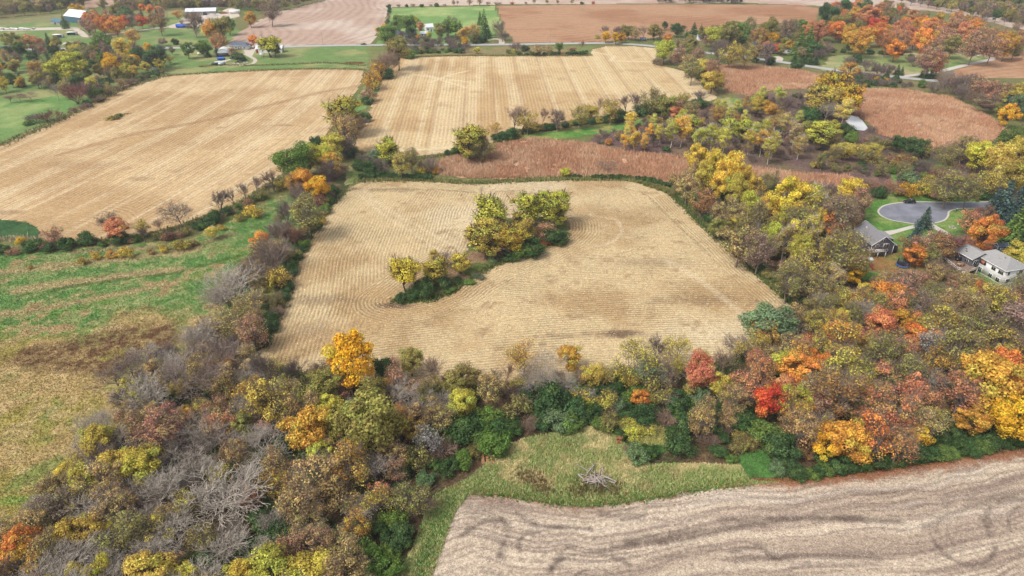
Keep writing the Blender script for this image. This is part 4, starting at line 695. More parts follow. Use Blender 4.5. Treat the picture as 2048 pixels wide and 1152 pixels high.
# ---- strip between the central field and the houses
w = 'in the strip beside the houses'
trees(w, [(1396,316,20,'M','ly',1.4),(1428,330,22,'M','ly',1.5),(1462,342,24,'M','ly',1.6),(1490,362,22,'M','ly',1.5),(1440,366,20,'M','ly',1.4),(1410,352,20,'M','oy',1.4),(1470,380,22,'M','oy',1.4),(1385,345,16,'S','tn',1.3),(1515,382,24,'S','ly'),(1586,398,34,'M','ly',1.3),(1630,412,20,'A','oy',1.0),(1550,425,20,'M','gb'),(1512,440,34,'S','ol'),(1470,425,26,'S','tn'),(1475,430,10,'L','rd',1.5),(1548,455,20,'S','oy'),(1600,450,34,'S','ol'),(1672,425,36,'S','bt'),(1665,450,24,'S','or'),(1700,382,26,'M','ly'),(1655,385,26,'T','pu',1.3),(1720,400,26,'S','rs'),(1572,480,14,'A','tn',1.2),(1620,470,18,'A','oy',1.1),(1480,485,34,'S','tn'),(1520,500,34,'S','bt'),(1548,490,20,'M','ol'),(1445,430,24,'S','tn'),(1695,480,16,'H','dg'),
 (1690,505,44,'S','ol'),(1620,535,40,'V','oy'),(1580,560,34,'S','ol'),(1660,545,20,'V','tn'),(1640,575,30,'S','ol'),(1672,560,16,'A','tn',.9),(1706,548,18,'M','yl'),(1730,580,16,'M','ly'),(1725,535,18,'S','oy'),(1690,600,24,'S','oy'),(1660,615,24,'S','ol'),(1640,640,24,'S','oy'),(1680,640,22,'M','oy'),(1720,635,26,'B','gy',.8),(1440,455,18,'M','ol'),(1408,400,24,'S','br'),(1375,372,24,'S','tn'),(1352,362,18,'L','tn'),(1575,535,20,'S','tn')])
trees(w, [(1532,412,16,'M','ly',1.7),(1610,420,18,'M','oy',1.6),(1565,440,18,'M','yg',1.6),(1640,440,16,'M','ly',1.7),(1600,500,20,'M','oy',1.5),(1545,470,18,'M','yg',1.5),(1655,505,16,'A','ly',1.0),(1500,410,18,'M','yg',1.6),(1588,470,16,'A','ly',1.0)])
hedge(w, [(1345,375),(1385,412),(1425,448),(1470,490),(1515,532),(1570,580),(1612,615)], [('H','dg',3,(1.6,2.6)),('L','ol',1.6,(1.6,2.4)),('T','bt',1,(1.6,2.4))], 3.0, 1.0, 41)
fill(w, [(1400,400),(1440,360),(1560,380),(1680,400),(1700,480),(1680,560),(1620,610),(1540,545),(1460,470)], [('S','ol',2,(2.6,3.8)),('S','tn',2,(2.6,3.8)),('H','dg',1.5,(2,2.8)),('T','bt',1,(2,3)),('S','oy',1,(2.6,3.6))], 44, .5, 42)
w = 'in the gardens around the houses'
trees(w, [(1852,437,17,'F','bg',.85),(1833,470,22,'F','bg',.9),(1850,490,25,'S','rs'),(1818,492,22,'S','br'),(1832,508,24,'M','or',.8),(1862,506,22,'S','ol'),(1905,492,28,'S','mr',.8),(1930,488,20,'S','mr',.8),(1880,492,24,'S','br'),(1940,442,20,'S','ro'),(1975,462,32,'M','or'),(1965,425,22,'S','mr',.7),(2010,405,28,'F','bg'),(1990,410,22,'F','bg'),(2042,400,24,'F','bg'),(2020,430,14,'F','bg'),(2035,455,30,'F','gr',.9),(2046,490,34,'F','dg',.9),(2015,470,18,'C','dg'),(1880,545,28,'T','bt',1.2),(1905,560,24,'L','ol'),(1930,570,26,'L','oy'),(1960,585,24,'S','br'),(1990,600,30,'S','oy'),(2035,505,22,'M','oy'),(2044,590,40,'V','bt'),(2010,588,30,'V','gy',.8),(1820,568,26,'S','rs'),(1798,580,28,'S','rs'),(1845,560,18,'S','ro'),(1770,585,24,'S','br'),(1760,610,26,'S','ol'),(1800,612,26,'S','ol'),(1850,600,32,'V','bt'),(1890,605,30,'S','tn'),(1930,610,30,'S','tn'),(1770,500,14,'U','dk',.7),(2095,580,40,'S','bt'),(2090,480,40,'F','dg')])
fill(w, [(1700,610),(1760,575),(1850,575),(1950,590),(2048,600),(2200,600),(2200,650),(1800,640),(1700,640)], [('S','ol',2,(2.4,3.6)),('S','tn',2,(2.4,3.6)),('S','rs',1,(2.2,3)),('L','ol',1,(1.6,2.4))], 34, .52, 44)
# ---- brush and aspens on the marsh edge
w = 'in the aspen grove by the marsh'
trees(w, [(1250,283,9,'A','yl',.8),(1270,280,11,'A','yl',.8),(1290,284,10,'A','gb',.8),(1258,258,9,'A','ly',.8),(1300,262,9,'A','yl',.8),(1320,265,9,'A','ly',.9),(1345,262,14,'A','yg',.8),(1365,258,15,'A','yl',.8),(1385,250,18,'W','yg',1.1),(1400,276,13,'A','yg',.8),(1425,272,14,'A','yg',.8),(1450,276,14,'A','yg',.8),(1458,252,18,'W','yg'),(1485,258,20,'W','yg'),(1508,262,18,'W','yg'),(1500,280,14,'A','ly',.7),(1525,282,15,'A','gb',.7),(1540,298,15,'A','oy',.7),(1548,285,12,'A','oy',.9),(1572,245,12,'A','tn',.8),(1590,265,13,'A','tn',.8),(1600,290,13,'A','tn',.75),(1352,225,13,'M','ro'),(1365,235,14,'M','yg'),(1435,225,14,'S','gb'),(1515,210,16,'M','oy'),(1540,218,14,'M','gb'),(1218,284,8,'L','or'),(1260,262,10,'A','yl',.6)])
fill(w, [(1180,285),(1200,268),(1330,245),(1480,215),(1600,190),(1660,235),(1640,300),(1560,325),(1480,325),(1350,305),(1250,298)], [('T','pu',4,(1.8,3.0)),('T','bt',3,(1.8,2.8)),('U','pu',3,(1.6,2.4)),('U','bt',1.5,(1.6,2.4)),('H','dg',1.6,(1.8,2.8)),('S','gb',.8,(2.2,3)),('L','rs',.7,(1.5,2.4)),('S','tn',.7,(2,3)),('A','yg',.8,(1.8,2.4))], 290, .44, 51)
w = 'by the pond in the marsh'
trees(w, [(1672,180,34,'W','yl',1.0),(1702,200,26,'W','yl',1.1),(1650,200,28,'W','oy'),(1690,225,18,'A','oy',.7),(1655,218,22,'B','gy'),(1645,268,28,'W','yg',.8),(1620,235,20,'H','dg',1.2),(1690,262,18,'H','dg'),(1745,258,10,'T','pu'),(1575,210,20,'U','pu'),(1615,260,18,'M','ol'),(1705,275,16,'H','gr'),(1665,255,14,'M','yg')])
w = 'in the brush beyond the cul-de-sac'
trees(w, [(1690,300,20,'M','oy',.7),(1720,300,18,'L','oy'),(1745,302,22,'M','oy',.7),(1770,290,16,'L','ol'),(1800,290,14,'C','dg'),(1830,298,18,'C','dg'),(1845,300,14,'C','dg'),(1745,318,22,'L','ol'),(1895,312,20,'S','ol'),(1930,295,22,'S','tn'),(1960,310,30,'M','yg',.9),(2000,320,34,'M','oy'),(2040,300,26,'M','oy'),(2005,275,22,'C','gr',.7),(2030,345,34,'M','oy',.9),(1760,385,16,'H','dg'),(1775,375,24,'T','rs'),(1738,365,18,'T','bt'),(1820,360,22,'H','gg',1.1),(1815,382,20,'L','yl'),(1850,378,22,'L','oy'),(1870,385,18,'L','rs'),(1900,372,30,'S','ol'),(1895,385,20,'H','dg'),(1940,378,26,'S','ol'),(1965,385,20,'H','dg'),(1990,360,26,'S','oy'),(1860,362,16,'L','oy'),(1805,325,20,'L','br'),(1850,332,22,'T','pu'),(1880,345,22,'T','rs'),(1790,335,10,'L','gr'),(2020,228,20,'M','yl'),(2035,210,20,'M','gg'),(2015,205,14,'F','bg'),(1915,298,20,'T','bt'),(2025,275,22,'M','gr'),(2035,190,22,'M','oy')])
fill(w, [(1620,345),(1640,300),(1720,280),(1800,290),(1960,300),(2200,290),(2200,398),(1960,396),(1810,392),(1795,340),(1780,372),(1700,348)], [('L','ol',2,(1.6,2.6)),('T','pu',2,(1.8,2.8)),('H','gr',1.2,(1.6,2.4)),('L','rs',1,(1.4,2.2)),('S','ol',1.6,(2.4,3.6)),('L','oy',1,(1.6,2.4)),('H','dg',1,(1.6,2.4))], 190, .52, 52)
# ---- tree line between the middle field and the marsh
w = 'in the trees below the middle field'
trees(w, [(938,282,34,'W','oy',.9),(962,290,22,'S','ol'),(915,300,14,'H','dg'),(895,306,8,'H','dg'),(992,258,18,'V','gb',.8),(1028,232,22,'U','bt'),(1055,238,20,'S','oy'),(1085,228,16,'U','bt'),(1070,255,12,'L','ly'),(1020,270,18,'H','dg'),(998,275,14,'H','dg'),(1115,238,16,'S','bt'),(1160,230,18,'S','oy'),(1180,222,16,'M','oy',.7),(1195,212,14,'U','bt'),(1222,220,18,'S','oy'),(1255,205,18,'U','bt'),(1275,202,18,'U','pu'),(1305,200,22,'S','ol'),(1330,210,20,'M','ol'),(1262,238,12,'A','ly',.6),(1398,192,16,'U','ol',.8),(1400,208,14,'H','dg'),(1365,205,16,'S','oy'),(1418,210,12,'T','bt'),(1290,222,18,'H','dg'),(1240,232,18,'H','dg'),(1350,215,14,'S','rs'),(1385,218,14,'S','tn')])
hedge(w, [(1005,284),(1050,266),(1100,258),(1160,250),(1230,242),(1300,228),(1340,222)], [('H','dg',5,(2.2,3.2)),('L','ol',1.4,(1.8,2.8)),('L','oy',1,(1.6,2.4))], 5.0, 1.2, 61)
w = 'on the bank by the reeds'
trees(w, [(1130,344,11,'M','yg',.65),(1217,330,24,'B','bt',.6)])
hedge(w, [(1140,356),(1160,356)], [('H','dg',1,(1.0,1.4))], 3, .3, 62)
hedge(w, [(1185,357),(1260,358),(1290,362),(1330,372)], [('H','dg',2,(1.2,1.8)),('L','ol',1,(1.2,1.6))], 2.6, .6, 63)
hedge(w, [(1280,368),(1320,380),(1345,392)], [('L','ol',2,(1.0,1.6)),('H','gr',1,(1,1.5))], 2.4, .6, 64)
# ---- right of the middle field and along the road
w = 'in the grove by the road bend'
trees(w, [(1330,100,22,'M','yg',.8),(1345,120,14,'T','bt'),(1315,124,14,'T','bt',.7),(1360,110,18,'S','rs'),(1385,138,20,'S','ol'),(1410,135,22,'M','oy',.7),(1425,160,22,'M','oy',.8),(1425,140,18,'S','rs'),(1375,128,16,'S','tn'),(1395,112,16,'S','rs'),(1435,172,14,'T','bt'),(1400,150,14,'H','gr'),(1418,170,12,'H','dg'),(1337,78,9,'M','or'),(1355,58,13,'M','dg',.8),(1388,58,13,'C','dg',.7),(1372,76,11,'C','dg'),(1402,62,10,'C','dg'),(1430,70,18,'M','yg'),(1460,66,22,'M','ol'),(1480,66,20,'M','gr'),(1440,98,20,'U','pu'),(1465,105,20,'S','oy'),(1490,108,20,'S','oy'),(1515,100,16,'S','tn'),(1535,105,16,'S','pu'),(1542,78,14,'M','yl'),(1532,92,10,'M','ro'),(1552,95,10,'M','rd',.8),(1518,75,18,'M','br'),(1500,52,16,'S','ol'),(1540,56,18,'M','ol'),(1575,62,18,'S','bt'),(1600,90,20,'C','gr',.9),(1620,80,20,'C','gr',.9),(1630,100,16,'C','dg',.8),(1650,98,18,'T','pu'),(1510,120,8,'H','dg'),(1540,123,10,'H','dg'),(1594,132,11,'H','dg',1.1),(1640,108,14,'T','pu',1.2),(1600,122,10,'F','dg',.6),(1620,120,10,'F','dg',.6),(1610,118,9,'F','dg',.6),(1632,121,9,'F','dg',.6),(1590,115,10,'F','dg',.6)])
fill(w, [(1340,100),(1360,88),(1420,80),(1520,60),(1600,60),(1650,100),(1640,122),(1540,116),(1450,106),(1440,128),(1380,125)], [('S','ol',2,(3,4.4)),('S','tn',1.5,(3,4)),('T','pu',1,(2.4,3.4)),('M','ol',1.5,(3.2,4.6)),('S','rs',1,(3,4)),('U','pu',1,(2.5,3.5)),('M','gb',.5,(3,4))], 90, .56, 71)
w = 'in the wood beyond the gravel drive'
trees(w, [(1660,40,18,'C','dg'),(1650,22,14,'M','dg'),(1672,14,10,'M','rd'),(1690,12,12,'M','dg'),(1730,14,14,'M','dg'),(1765,15,10,'M','ro'),(1680,45,16,'M','ol'),(1710,30,14,'M','gb'),(1740,30,18,'M','ro'),(1755,35,10,'M','oy'),(1640,60,18,'M','ro'),(1675,60,16,'M','or'),(1620,58,14,'M','ro'),(1605,52,12,'M','gr'),(1625,52,6,'M','yl'),(1700,68,18,'M','gb'),(1720,80,22,'M','gb'),(1735,70,16,'M','or'),(1695,68,8,'M','mr'),(1755,52,14,'M','rd'),(1765,65,18,'M','or'),(1800,60,16,'M','ro'),(1775,85,18,'S','or'),(1800,75,18,'S','ro'),(1792,98,17,'M','or'),(1848,82,24,'M','or'),(1832,72,18,'M','ro'),(1850,48,10,'M','yl'),(1875,60,18,'M','ro'),(1900,55,18,'M','rs'),(1895,75,18,'M','rs'),(1870,95,18,'S','rs'),(1905,90,18,'M','ol'),(1930,65,18,'M','ro'),(1950,90,24,'S','rs'),(1985,92,24,'S','rs'),(2015,88,22,'M','gb'),(2040,80,18,'S','ro'),(1995,75,20,'S','ro'),(1965,68,18,'S','rs'),(1910,34,8,'M','yl'),(1818,48,10,'M','or'),(2030,98,14,'M','ol'),(1858,120,22,'S','rs'),(1872,125,18,'S','or'),(1830,122,16,'T','pu'),(1875,135,12,'L','mr'),(1820,118,10,'T','bt'),(1715,118,14,'H','dg'),(1700,122,12,'T','pu'),(1735,130,16,'T','pu',1.1),(1700,140,18,'L','gb'),(1760,140,16,'T','pu',1.2),(1780,138,14,'T','pu',1.1)])
fill(w, [(1600,74),(1640,48),(1640,24),(1760,16),(1830,40),(1920,46),(2000,66),(2300,72),(2300,100),(2048,102),(1980,104),(1890,100),(1800,106),(1700,104)], [('M','ro',3,(3.4,5)),('M','or',3,(3.4,5)),('S','rs',3,(3.4,5)),('M','gb',2,(3.2,4.6)),('S','br',2,(3,4.6)),('M','ol',1.5,(3.4,4.8)),('M','rd',.6,(3,4)),('S','tn',1,(3,4.6)),('B','pu',1,(3,4.5))], 140, .56, 72)
hedge(w, [(1640,104),(1720,108),(1800,110),(1830,116)], [('H','dg',2,(2.2,3.2)),('C','dg',1,(2.4,3.2))], 5.5, 2, 73)
w = 'in the young row by the gravel drive'
trees(w, [(1750,134,7,'F','dg',.8),(1758,134,6,'F','dg',.8),(1766,136,7,'F','dg',.8),(1778,138,6,'F','dg',.8),(1796,140,8,'F','dg',.8),(1804,143,7,'F','dg',.8),(1845,146,7,'F','dg',.8),(1853,148,8,'F','dg',.8),(1862,149,7,'F','dg',.8),(1870,150,6,'F','dg',.8)])
w = 'in the thicket above the reed bed'
trees(w, [(1845,168,10,'H','gr',1.2),(1905,170,22,'T','pu',1.2),(1935,165,26,'B','pu',.8),(1960,172,22,'S','rs',.8),(1990,185,26,'S','rs',.8),(1890,160,18,'T','bt',1.2),(1870,175,16,'T','pu'),(1975,205,20,'S','bt',.7),(2005,180,14,'S','tn'),(1925,185,18,'T','pu',1.2),(1945,195,16,'T','bt',1.1),(1900,150,14,'T','gy')])
hedge(w, [(1690,165),(1740,172),(1800,175),(1830,172)], [('H','dg',2,(1.8,2.6)),('T','pu',2,(2,3))], 4, 1.6, 74)
fill(w, [(1690,150),(1790,155),(1800,170),(1720,176),(1680,168)], [('T','pu',3,(2.2,3.2)),('H','dg',1,(1.8,2.4)),('L','gb',.5,(1.6,2.2))], 40, .5, 75)
fill(w, [(1880,166),(1990,180),(2048,190),(2200,200),(2200,262),(2030,262),(1990,230),(1930,200),(1890,185)], [('T','pu',3,(2.2,3.4)),('S','rs',2,(2.6,3.6)),('T','bt',2,(2.2,3.2)),('M','ol',1,(2.8,3.6)),('C','dg',.6,(2.4,3.2))], 70, .54, 76)
# ---- farmsteads along the far road
w = 'around the farmstead by the green field'
trees(w, [(768,64,14,'M','gb'),(775,68,18,'M','gr'),(788,66,12,'F','bg'),(795,48,14,'M','gr',1.1),(815,48,16,'M','gr',1.1),(823,58,13,'F','bg',.9),(830,45,10,'M','yg'),(842,54,9,'A','ro',.5),(858,70,6,'M','yg'),(836,74,5,'M','or'),(895,60,16,'C','gr',.8),(910,58,16,'C','gr',.8),(920,62,14,'C','gr'),(880,60,12,'M','ol'),(960,38,8,'F','dg'),(968,48,18,'C','gr',1.1),(972,60,14,'C','dg'),(948,62,12,'S','gb'),(935,66,10,'A','gb',.6),(925,68,9,'A','gb',.6),(945,72,10,'M','ol'),(1005,55,17,'U','pu',1.0),(1008,72,12,'T','pu'),(903,44,10,'S','bt'),(930,82,8,'M','yl'),(950,80,10,'H','dg'),(965,78,10,'H','dg')])
fill(w, [(800,92),(800,80),(930,80),(935,94),(930,106),(820,108),(806,100)], [('T','pu',5,(2.4,3.6)),('U','pu',2,(2.4,3.2)),('H','dg',1,(1.8,2.6)),('L','ol',.6,(1.8,2.6))], 80, .5, 81)
hedge(w, [(810,108),(870,106),(935,106)], [('H','dg',2,(1.8,2.8)),('H','gr',1,(1.8,2.4))], 5, 1.5, 82)
w = 'on the verge above the middle field'
trees(w, [(954,100,7,'M','yg',.7),(1018,104,6,'L','gr'),(1028,104,7,'L','yg'),(1032,94,14,'T','pu'),(1050,98,8,'H','dg'),(1118,94,8,'M','gr',1.1),(1160,90,9,'U','bt',.9),(1075,98,12,'S','tn',.7),(1095,98,10,'S','tn',.7),(1145,100,10,'T','rs')])
hedge(w, [(1040,111),(1080,111),(1120,111),(1178,109)], [('H','dg',3,(1.6,2.6)),('L','ol',1,(1.4,2)),('L','rs',.5,(1.4,2))], 4, 1, 83)
w = 'in the row across the road'
trees(w, [(1212,72,9,'M','yl'),(1232,74,9,'M','yl'),(1244,74,8,'M','gb'),(1215,60,12,'U','pu',.8),(1232,62,14,'U','bt',.8),(1258,62,14,'M','ol',.8),(1290,62,14,'U','bt',.8),(1308,62,14,'M','ol',.8),(1272,66,12,'S','tn',.8),(1246,62,12,'S','bt',.8),(1320,66,10,'S','tn',.8),(1330,50,8,'M','dg',.8),(1195,74,5,'L','yg')])
w = 'on the fence between far fields'
hedge(w, [(782,16),(800,15),(850,14),(900,13),(960,12),(1000,11)], [('T','bt',2,(2,3)),('S','tn',2,(2.4,3.4)),('H','dg',1,(2,2.8)),('U','pu',1,(2,3))], 9, 2, 84)
hedge(w, [(1002,10),(1050,9),(1100,9),(1200,8)], [('T','bt',2,(1.6,2.6)),('S','tn',2,(2,3)),('L','rd',.6,(1.6,2.2)),('H','dg',1,(2,2.8))], 14, 2, 85)
fill('in the woodlot behind the dry corn', [(1308,7),(1320,0),(1490,0),(1498,8)], [('M','ol',2,(3.4,4.6)),('M','dg',1,(3.4,4.6)),('M','gb',1,(3,4)),('S','bt',1,(3,4))], 34, .62, 86)
w = 'in the far wood beyond the pale field'
trees(w, [(2020,24,8,'M','yl'),(1995,5,12,'C','dg'),(2038,6,14,'C','dg')])
hedge(w, [(1800,8),(1850,16),(1900,24),(1960,38),(2048,58)], SKY, 8, 3, 98)
hedge(w, [(1860,6),(1920,16),(1980,28),(2060,42)], SKY, 9, 3, 99)
fill(w, [(1780,-6),(1900,-14),(2300,-14),(2300,72),(2048,62),(1960,42),(1900,26),(1840,16)], [('S','ol',3,(3.8,5.4)),('S','bt',3,(3.8,5.4)),('B','pu',2,(4,5.4)),('S','rs',1.5,(3.6,5)),('M','ol',1.5,(3.8,5)),('M','dg',.6,(3.4,4.6))], 90, .66, 87)
# ---- far left farms
w = 'around the farms by the pale hill'
trees(w, [(155,20,14,'M','yl',.8),(262,20,0.1,'H','gr'),(90,62,0.1,'H','gr'),(185,44,14,'M','ro'),(205,46,15,'M','or'),(230,50,15,'M','or'),(175,55,14,'S','rs'),(215,36,14,'S','rs'),(245,44,14,'M','rd',.9),(262,44,12,'S','bt'),(282,42,10,'M','rd'),(318,44,16,'S','br'),(306,42,6,'M','yg'),(128,44,9,'C','dg',1.2),(355,30,9,'A','gb',.45),(300,30,6,'F','dg'),(313,28,8,'F','dg'),(283,30,7,'F','dg'),(250,28,14,'M','gg'),(232,24,14,'M','ol'),(270,62,0.1,'H','gr'),(265,75,13,'A','gb',.55),(245,95,18,'M','oy',1.0),(205,88,18,'C','gr',.8),(222,128,18,'M','yl',1.0),(268,120,11,'M','yl'),(295,94,8,'M','yl'),(60,84,18,'M','ro',.7),(96,82,12,'F','dg',.8),(25,82,20,'M','ol',.8),(12,104,8,'M','rd'),(72,95,10,'F','dg',.6),(388,45,18,'S','bt'),(420,60,18,'M','gb'),(440,55,20,'M','ol'),(456,48,14,'M','gr'),(430,75,10,'S','tn'),(500,36,12,'M','gb'),(540,22,18,'S','bt'),
 (374,98,14,'M','gr',.9),(406,94,14,'M','gr',.9),(415,105,8,'F','dg',.8),(436,82,17,'S','ro',.8),(432,98,6,'F','bg',.9),(506,80,10,'M','or'),(538,90,22,'W','yg',.8),(548,96,14,'M','gr',.8),(468,105,11,'S','br',.8),(476,116,12,'C','dg',.6),(486,114,9,'C','dg',.6),(336,116,10,'S','oy',.8),(310,112,20,'M','dg',.9),(300,125,18,'T','dk',1.3),(318,128,10,'M','oy'),(132,132,32,'M','yg',.75),(90,120,0.1,'H','gr'),(68,138,11,'S','gb',1.2),(150,100,16,'M','oy',.7),(172,105,14,'S','ol'),(350,84,8,'H','dg'),(343,100,6,'S','bt'),(205,118,12,'M','gr'),(320,100,12,'S','pu',.8),(325,82,10,'S','bt',.6)])
fill(w, [(-200,125),(0,112),(60,100),(200,104),(330,120),(325,140),(280,160),(230,178),(190,195),(150,200),(110,185),(60,175),(0,190),(-200,220)], [('M','ol',2,(3.4,5)),('S','tn',2,(3,4.4)),('M','dg',2,(3.2,4.6)),('S','bt',2,(3,4.4)),('M','oy',1.5,(3,4.4)),('S','rs',1,(3,4)),('T','pu',1.5,(2.4,3.6)),('H','dg',1,(2.4,3.2)),('M','gb',.6,(2.8,3.6)),('C','dg',1.2,(2.8,3.8))], 170, .56, 91)
hedge(w, [(325,148),(270,166),(225,188),(190,208),(150,228)], [('T','bt',2,(2.4,3.4)),('L','ol',1,(2,3)),('H','dg',1.5,(2,3)),('S','tn',1,(2.4,3.2))], 5, 2, 92)
fill(w, [(180,30),(300,24),(330,35),(320,52),(200,62),(170,60)], [('M','ro',1.5,(3,4.4)),('S','rs',2,(3,4.4)),('M','or',1,(3,4)),('H','dg',1,(2.4,3)),('F','dg',.6,(2.4,3))], 20, .64, 93)
w = 'on the lawn beside the left field'
trees(w, [(60,190,17,'B','bt',.6),(38,192,12,'B','bt',.7),(18,195,12,'B','bt',.7),(84,165,14,'B','pu',.8),(112,178,14,'U','gy',1.0),(150,188,26,'T','mr',1.1),(175,178,24,'T','pu',1.1),(190,185,14,'H','gr',1.1),(95,232,22,'T','mr',.7),(70,236,18,'T','pu',.7),(55,246,10,'H','gr',.7),(8,165,0.1,'H','gr')])
w = 'in the wood behind the farms'
SKY = [('S','ol',3,(3.6,5.2)),('S','bt',3,(3.6,5.2)),('M','ol',2,(3.6,5)),('B','pu',2,(4,5.4)),('S','oy',1.6,(3.6,5)),('M','dg',.8,(3.4,4.6)),('S','tn',1,(3.4,4.8))]
hedge(w, [(-40,38),(0,36),(40,33),(80,29),(130,23),(170,17)], SKY, 8.5, 3, 95)
hedge(w, [(210,24),(260,20),(300,20),(340,21),(400,20),(460,20),(510,22),(540,24),(570,20),(640,2)], SKY, 8.5, 3, 97)
w = 'on the fence between far fields'
hedge(w, [(780,20),(776,44),(770,58)], [('H','dg',1,(1.5,2.2)),('T','bt',1,(1.5,2.2))], 9, 1, 96)
tree(228, 235, 10, 'L', 'ol', 'on the grass island in the left field', .5); tree(236, 231, 9, 'H', 'gr', 'on the grass island in the left field', .5); tree(218, 238, 8, 'L', 'oy', 'on the grass island in the left field', .5)
TREES = [t for t in TREES if t['R'] > 0.3]
# ---- keep what the photo (and a step to either side) shows
def proj(x, y, z):
    dy, dz = y, z - CAM_H; dep = dy * _C - dz * _S; return 1024 + FPX * x / dep, 576 - FPX * (dy * _S + dz * _C) / dep, dep
def inview(t):
    H = 2 * t['R'] * HREF[t['k']] * t['h']; m = 60 + t['R'] * FPX / 150
    X, Yt, D = proj(t['x'], t['y'], H); X2, Yb, D2 = proj(t['x'], t['y'], 0); m = 40 + t['R'] * FPX / D
    return -m < X < 2048 + m and Yb > -6 and Yt < 1152 + 40
TREES = [t for t in TREES if inview(t)]
# ---- labels: look first, then the most telling neighbour
def look(t):
    k = t['k']; big = {'H': (1.7, 3.0), 'L': (1.7, 2.6), 'T': (2.0, 3.2)}.get(k, (2.9, 4.6))
    sz = 'small' if t['R'] < big[0] else ('large' if t['R'] > big[1] else '')
    if not sz: sz = 'tall' if t['h'] > 1.08 else ('low' if t['h'] < .92 else '')
    return (sz + ' ' + COLR[t['c']][1] + ' ' + KIND[k][1]).strip()
def make_labels():
    L = [look(t) + ' ' + t['w'] for t in TREES]; cnt = Counter(L); xy = np.array([(t['x'], t['y']) for t in TREES])
    for r in range(3):
        cnt = Counter(L); new = list(L)
        for i, t in enumerate(TREES):
            if cnt[L[i]] < 2 or 'beside' in L[i] and r < 1: continue
            d = np.hypot(xy[:, 0] - t['x'], xy[:, 1] - t['y']); o = np.argsort(d)[1:9]
            me = COLR[t['c']][1] + KIND[t['k']][1]; cand = []
            for j in o:
                u = TREES[j]; s = COLR[u['c']][1] + ' ' + KIND[u['k']][1]
                if s.replace(' ', '') != me.replace(' ', '') and d[j] < 16 and s not in cand: cand.append(s)
            if len(cand) > r:
                s = cand[r]; art = 'an ' if s[0] in 'aeiou' else 'a '
                nl = look(t) + ' beside ' + art + s + ' ' + t['w']
                if len(nl.split()) <= 16: new[i] = nl
        # only replace where it makes the thing rarer
        cn = Counter(new); L = [n if cn[n] <= cnt[l] else l for n, l in zip(new, L)]
    return L
from collections import Counter
LABELS = make_labels()
def plant(t, i):
    k = t['k']; pr = random.Random(i * 7 + 3); p = PROTO[k][pr.randrange(len(PROTO[k]))]
    if k == 'C' and t['c'] in ('gg',): p = PROTO['C'][1]
    nm, ph, cat, bark = KIND[k]
    if k == 'S': nm = HUE_NAME.get(t['c'], 'olive_thinning_tree')  # default name for the remaining leaf colours, mostly olive; no species meant
    if k == 'M' and t['c'] in ('or', 'rd', 'ro', 'yl', 'gb', 'mr'): nm = 'warm_broadleaf_tree'  # warm-coloured round trees, set apart by colour and not by species
    if k == 'H' and t['c'] == 'dg': nm = 'dark_wood_shrub' if 'wood ' in t['w'] or 'copse' in t['w'] else 'dark_shrub'  # the same dark green shrub, named by where it stands
    root = empty(nm, (t['x'], t['y'], 0.0), pr.uniform(0, 6.28)); sx = t['R'] / p['R']; H = 2 * t['R'] * HREF[k] * t['h']; sz = H / p['H']
    root.scale = (sx * pr.uniform(.88, 1.2), sx * pr.uniform(.88, 1.2), sz)
    cc, word = COLR[t['c']]; j = lambda s: 1 + pr.uniform(-s, s); v = j(.14) * LEAFK
    cc = np.array([cc[0] * v * j(.06), cc[1] * v * j(.06), cc[2] * v * j(.1)])
    bk = BARKY.get(t['c'], bark) if k in 'BUT' else bark
    if k in 'T' and t['c'] not in BARKY: bk = COLR[t['c']][0] * .9
    a = bpy.data.objects.new('trunk', p['trunk']); col.objects.link(a); a.parent = root; a.color = (*(bk * j(.1)), 1)
    b = bpy.data.objects.new('crown', p['crown']); col.objects.link(b); b.parent = root; b.color = (*(bk * j(.14) if p.get('twig') else cc), 1)
    if 'leaves' in p: d = bpy.data.objects.new('foliage', p['leaves']); col.objects.link(d); d.parent = root; d.color = (*cc, 1)
    tag(root, LABELS[i], cat, ph + ' group ' + t['w'] if NLAB[LABELS[i]] > 1 else (nm.replace('_', ' ') + 's ' + t['w']))
LEAFK = 1.6
NLAB = Counter(LABELS)
for i_, t_ in enumerate(TREES): plant(t_, i_)
print('PLANTS', len(TREES), Counter(t['k'] for t in TREES), 'distinct labels', len(NLAB))
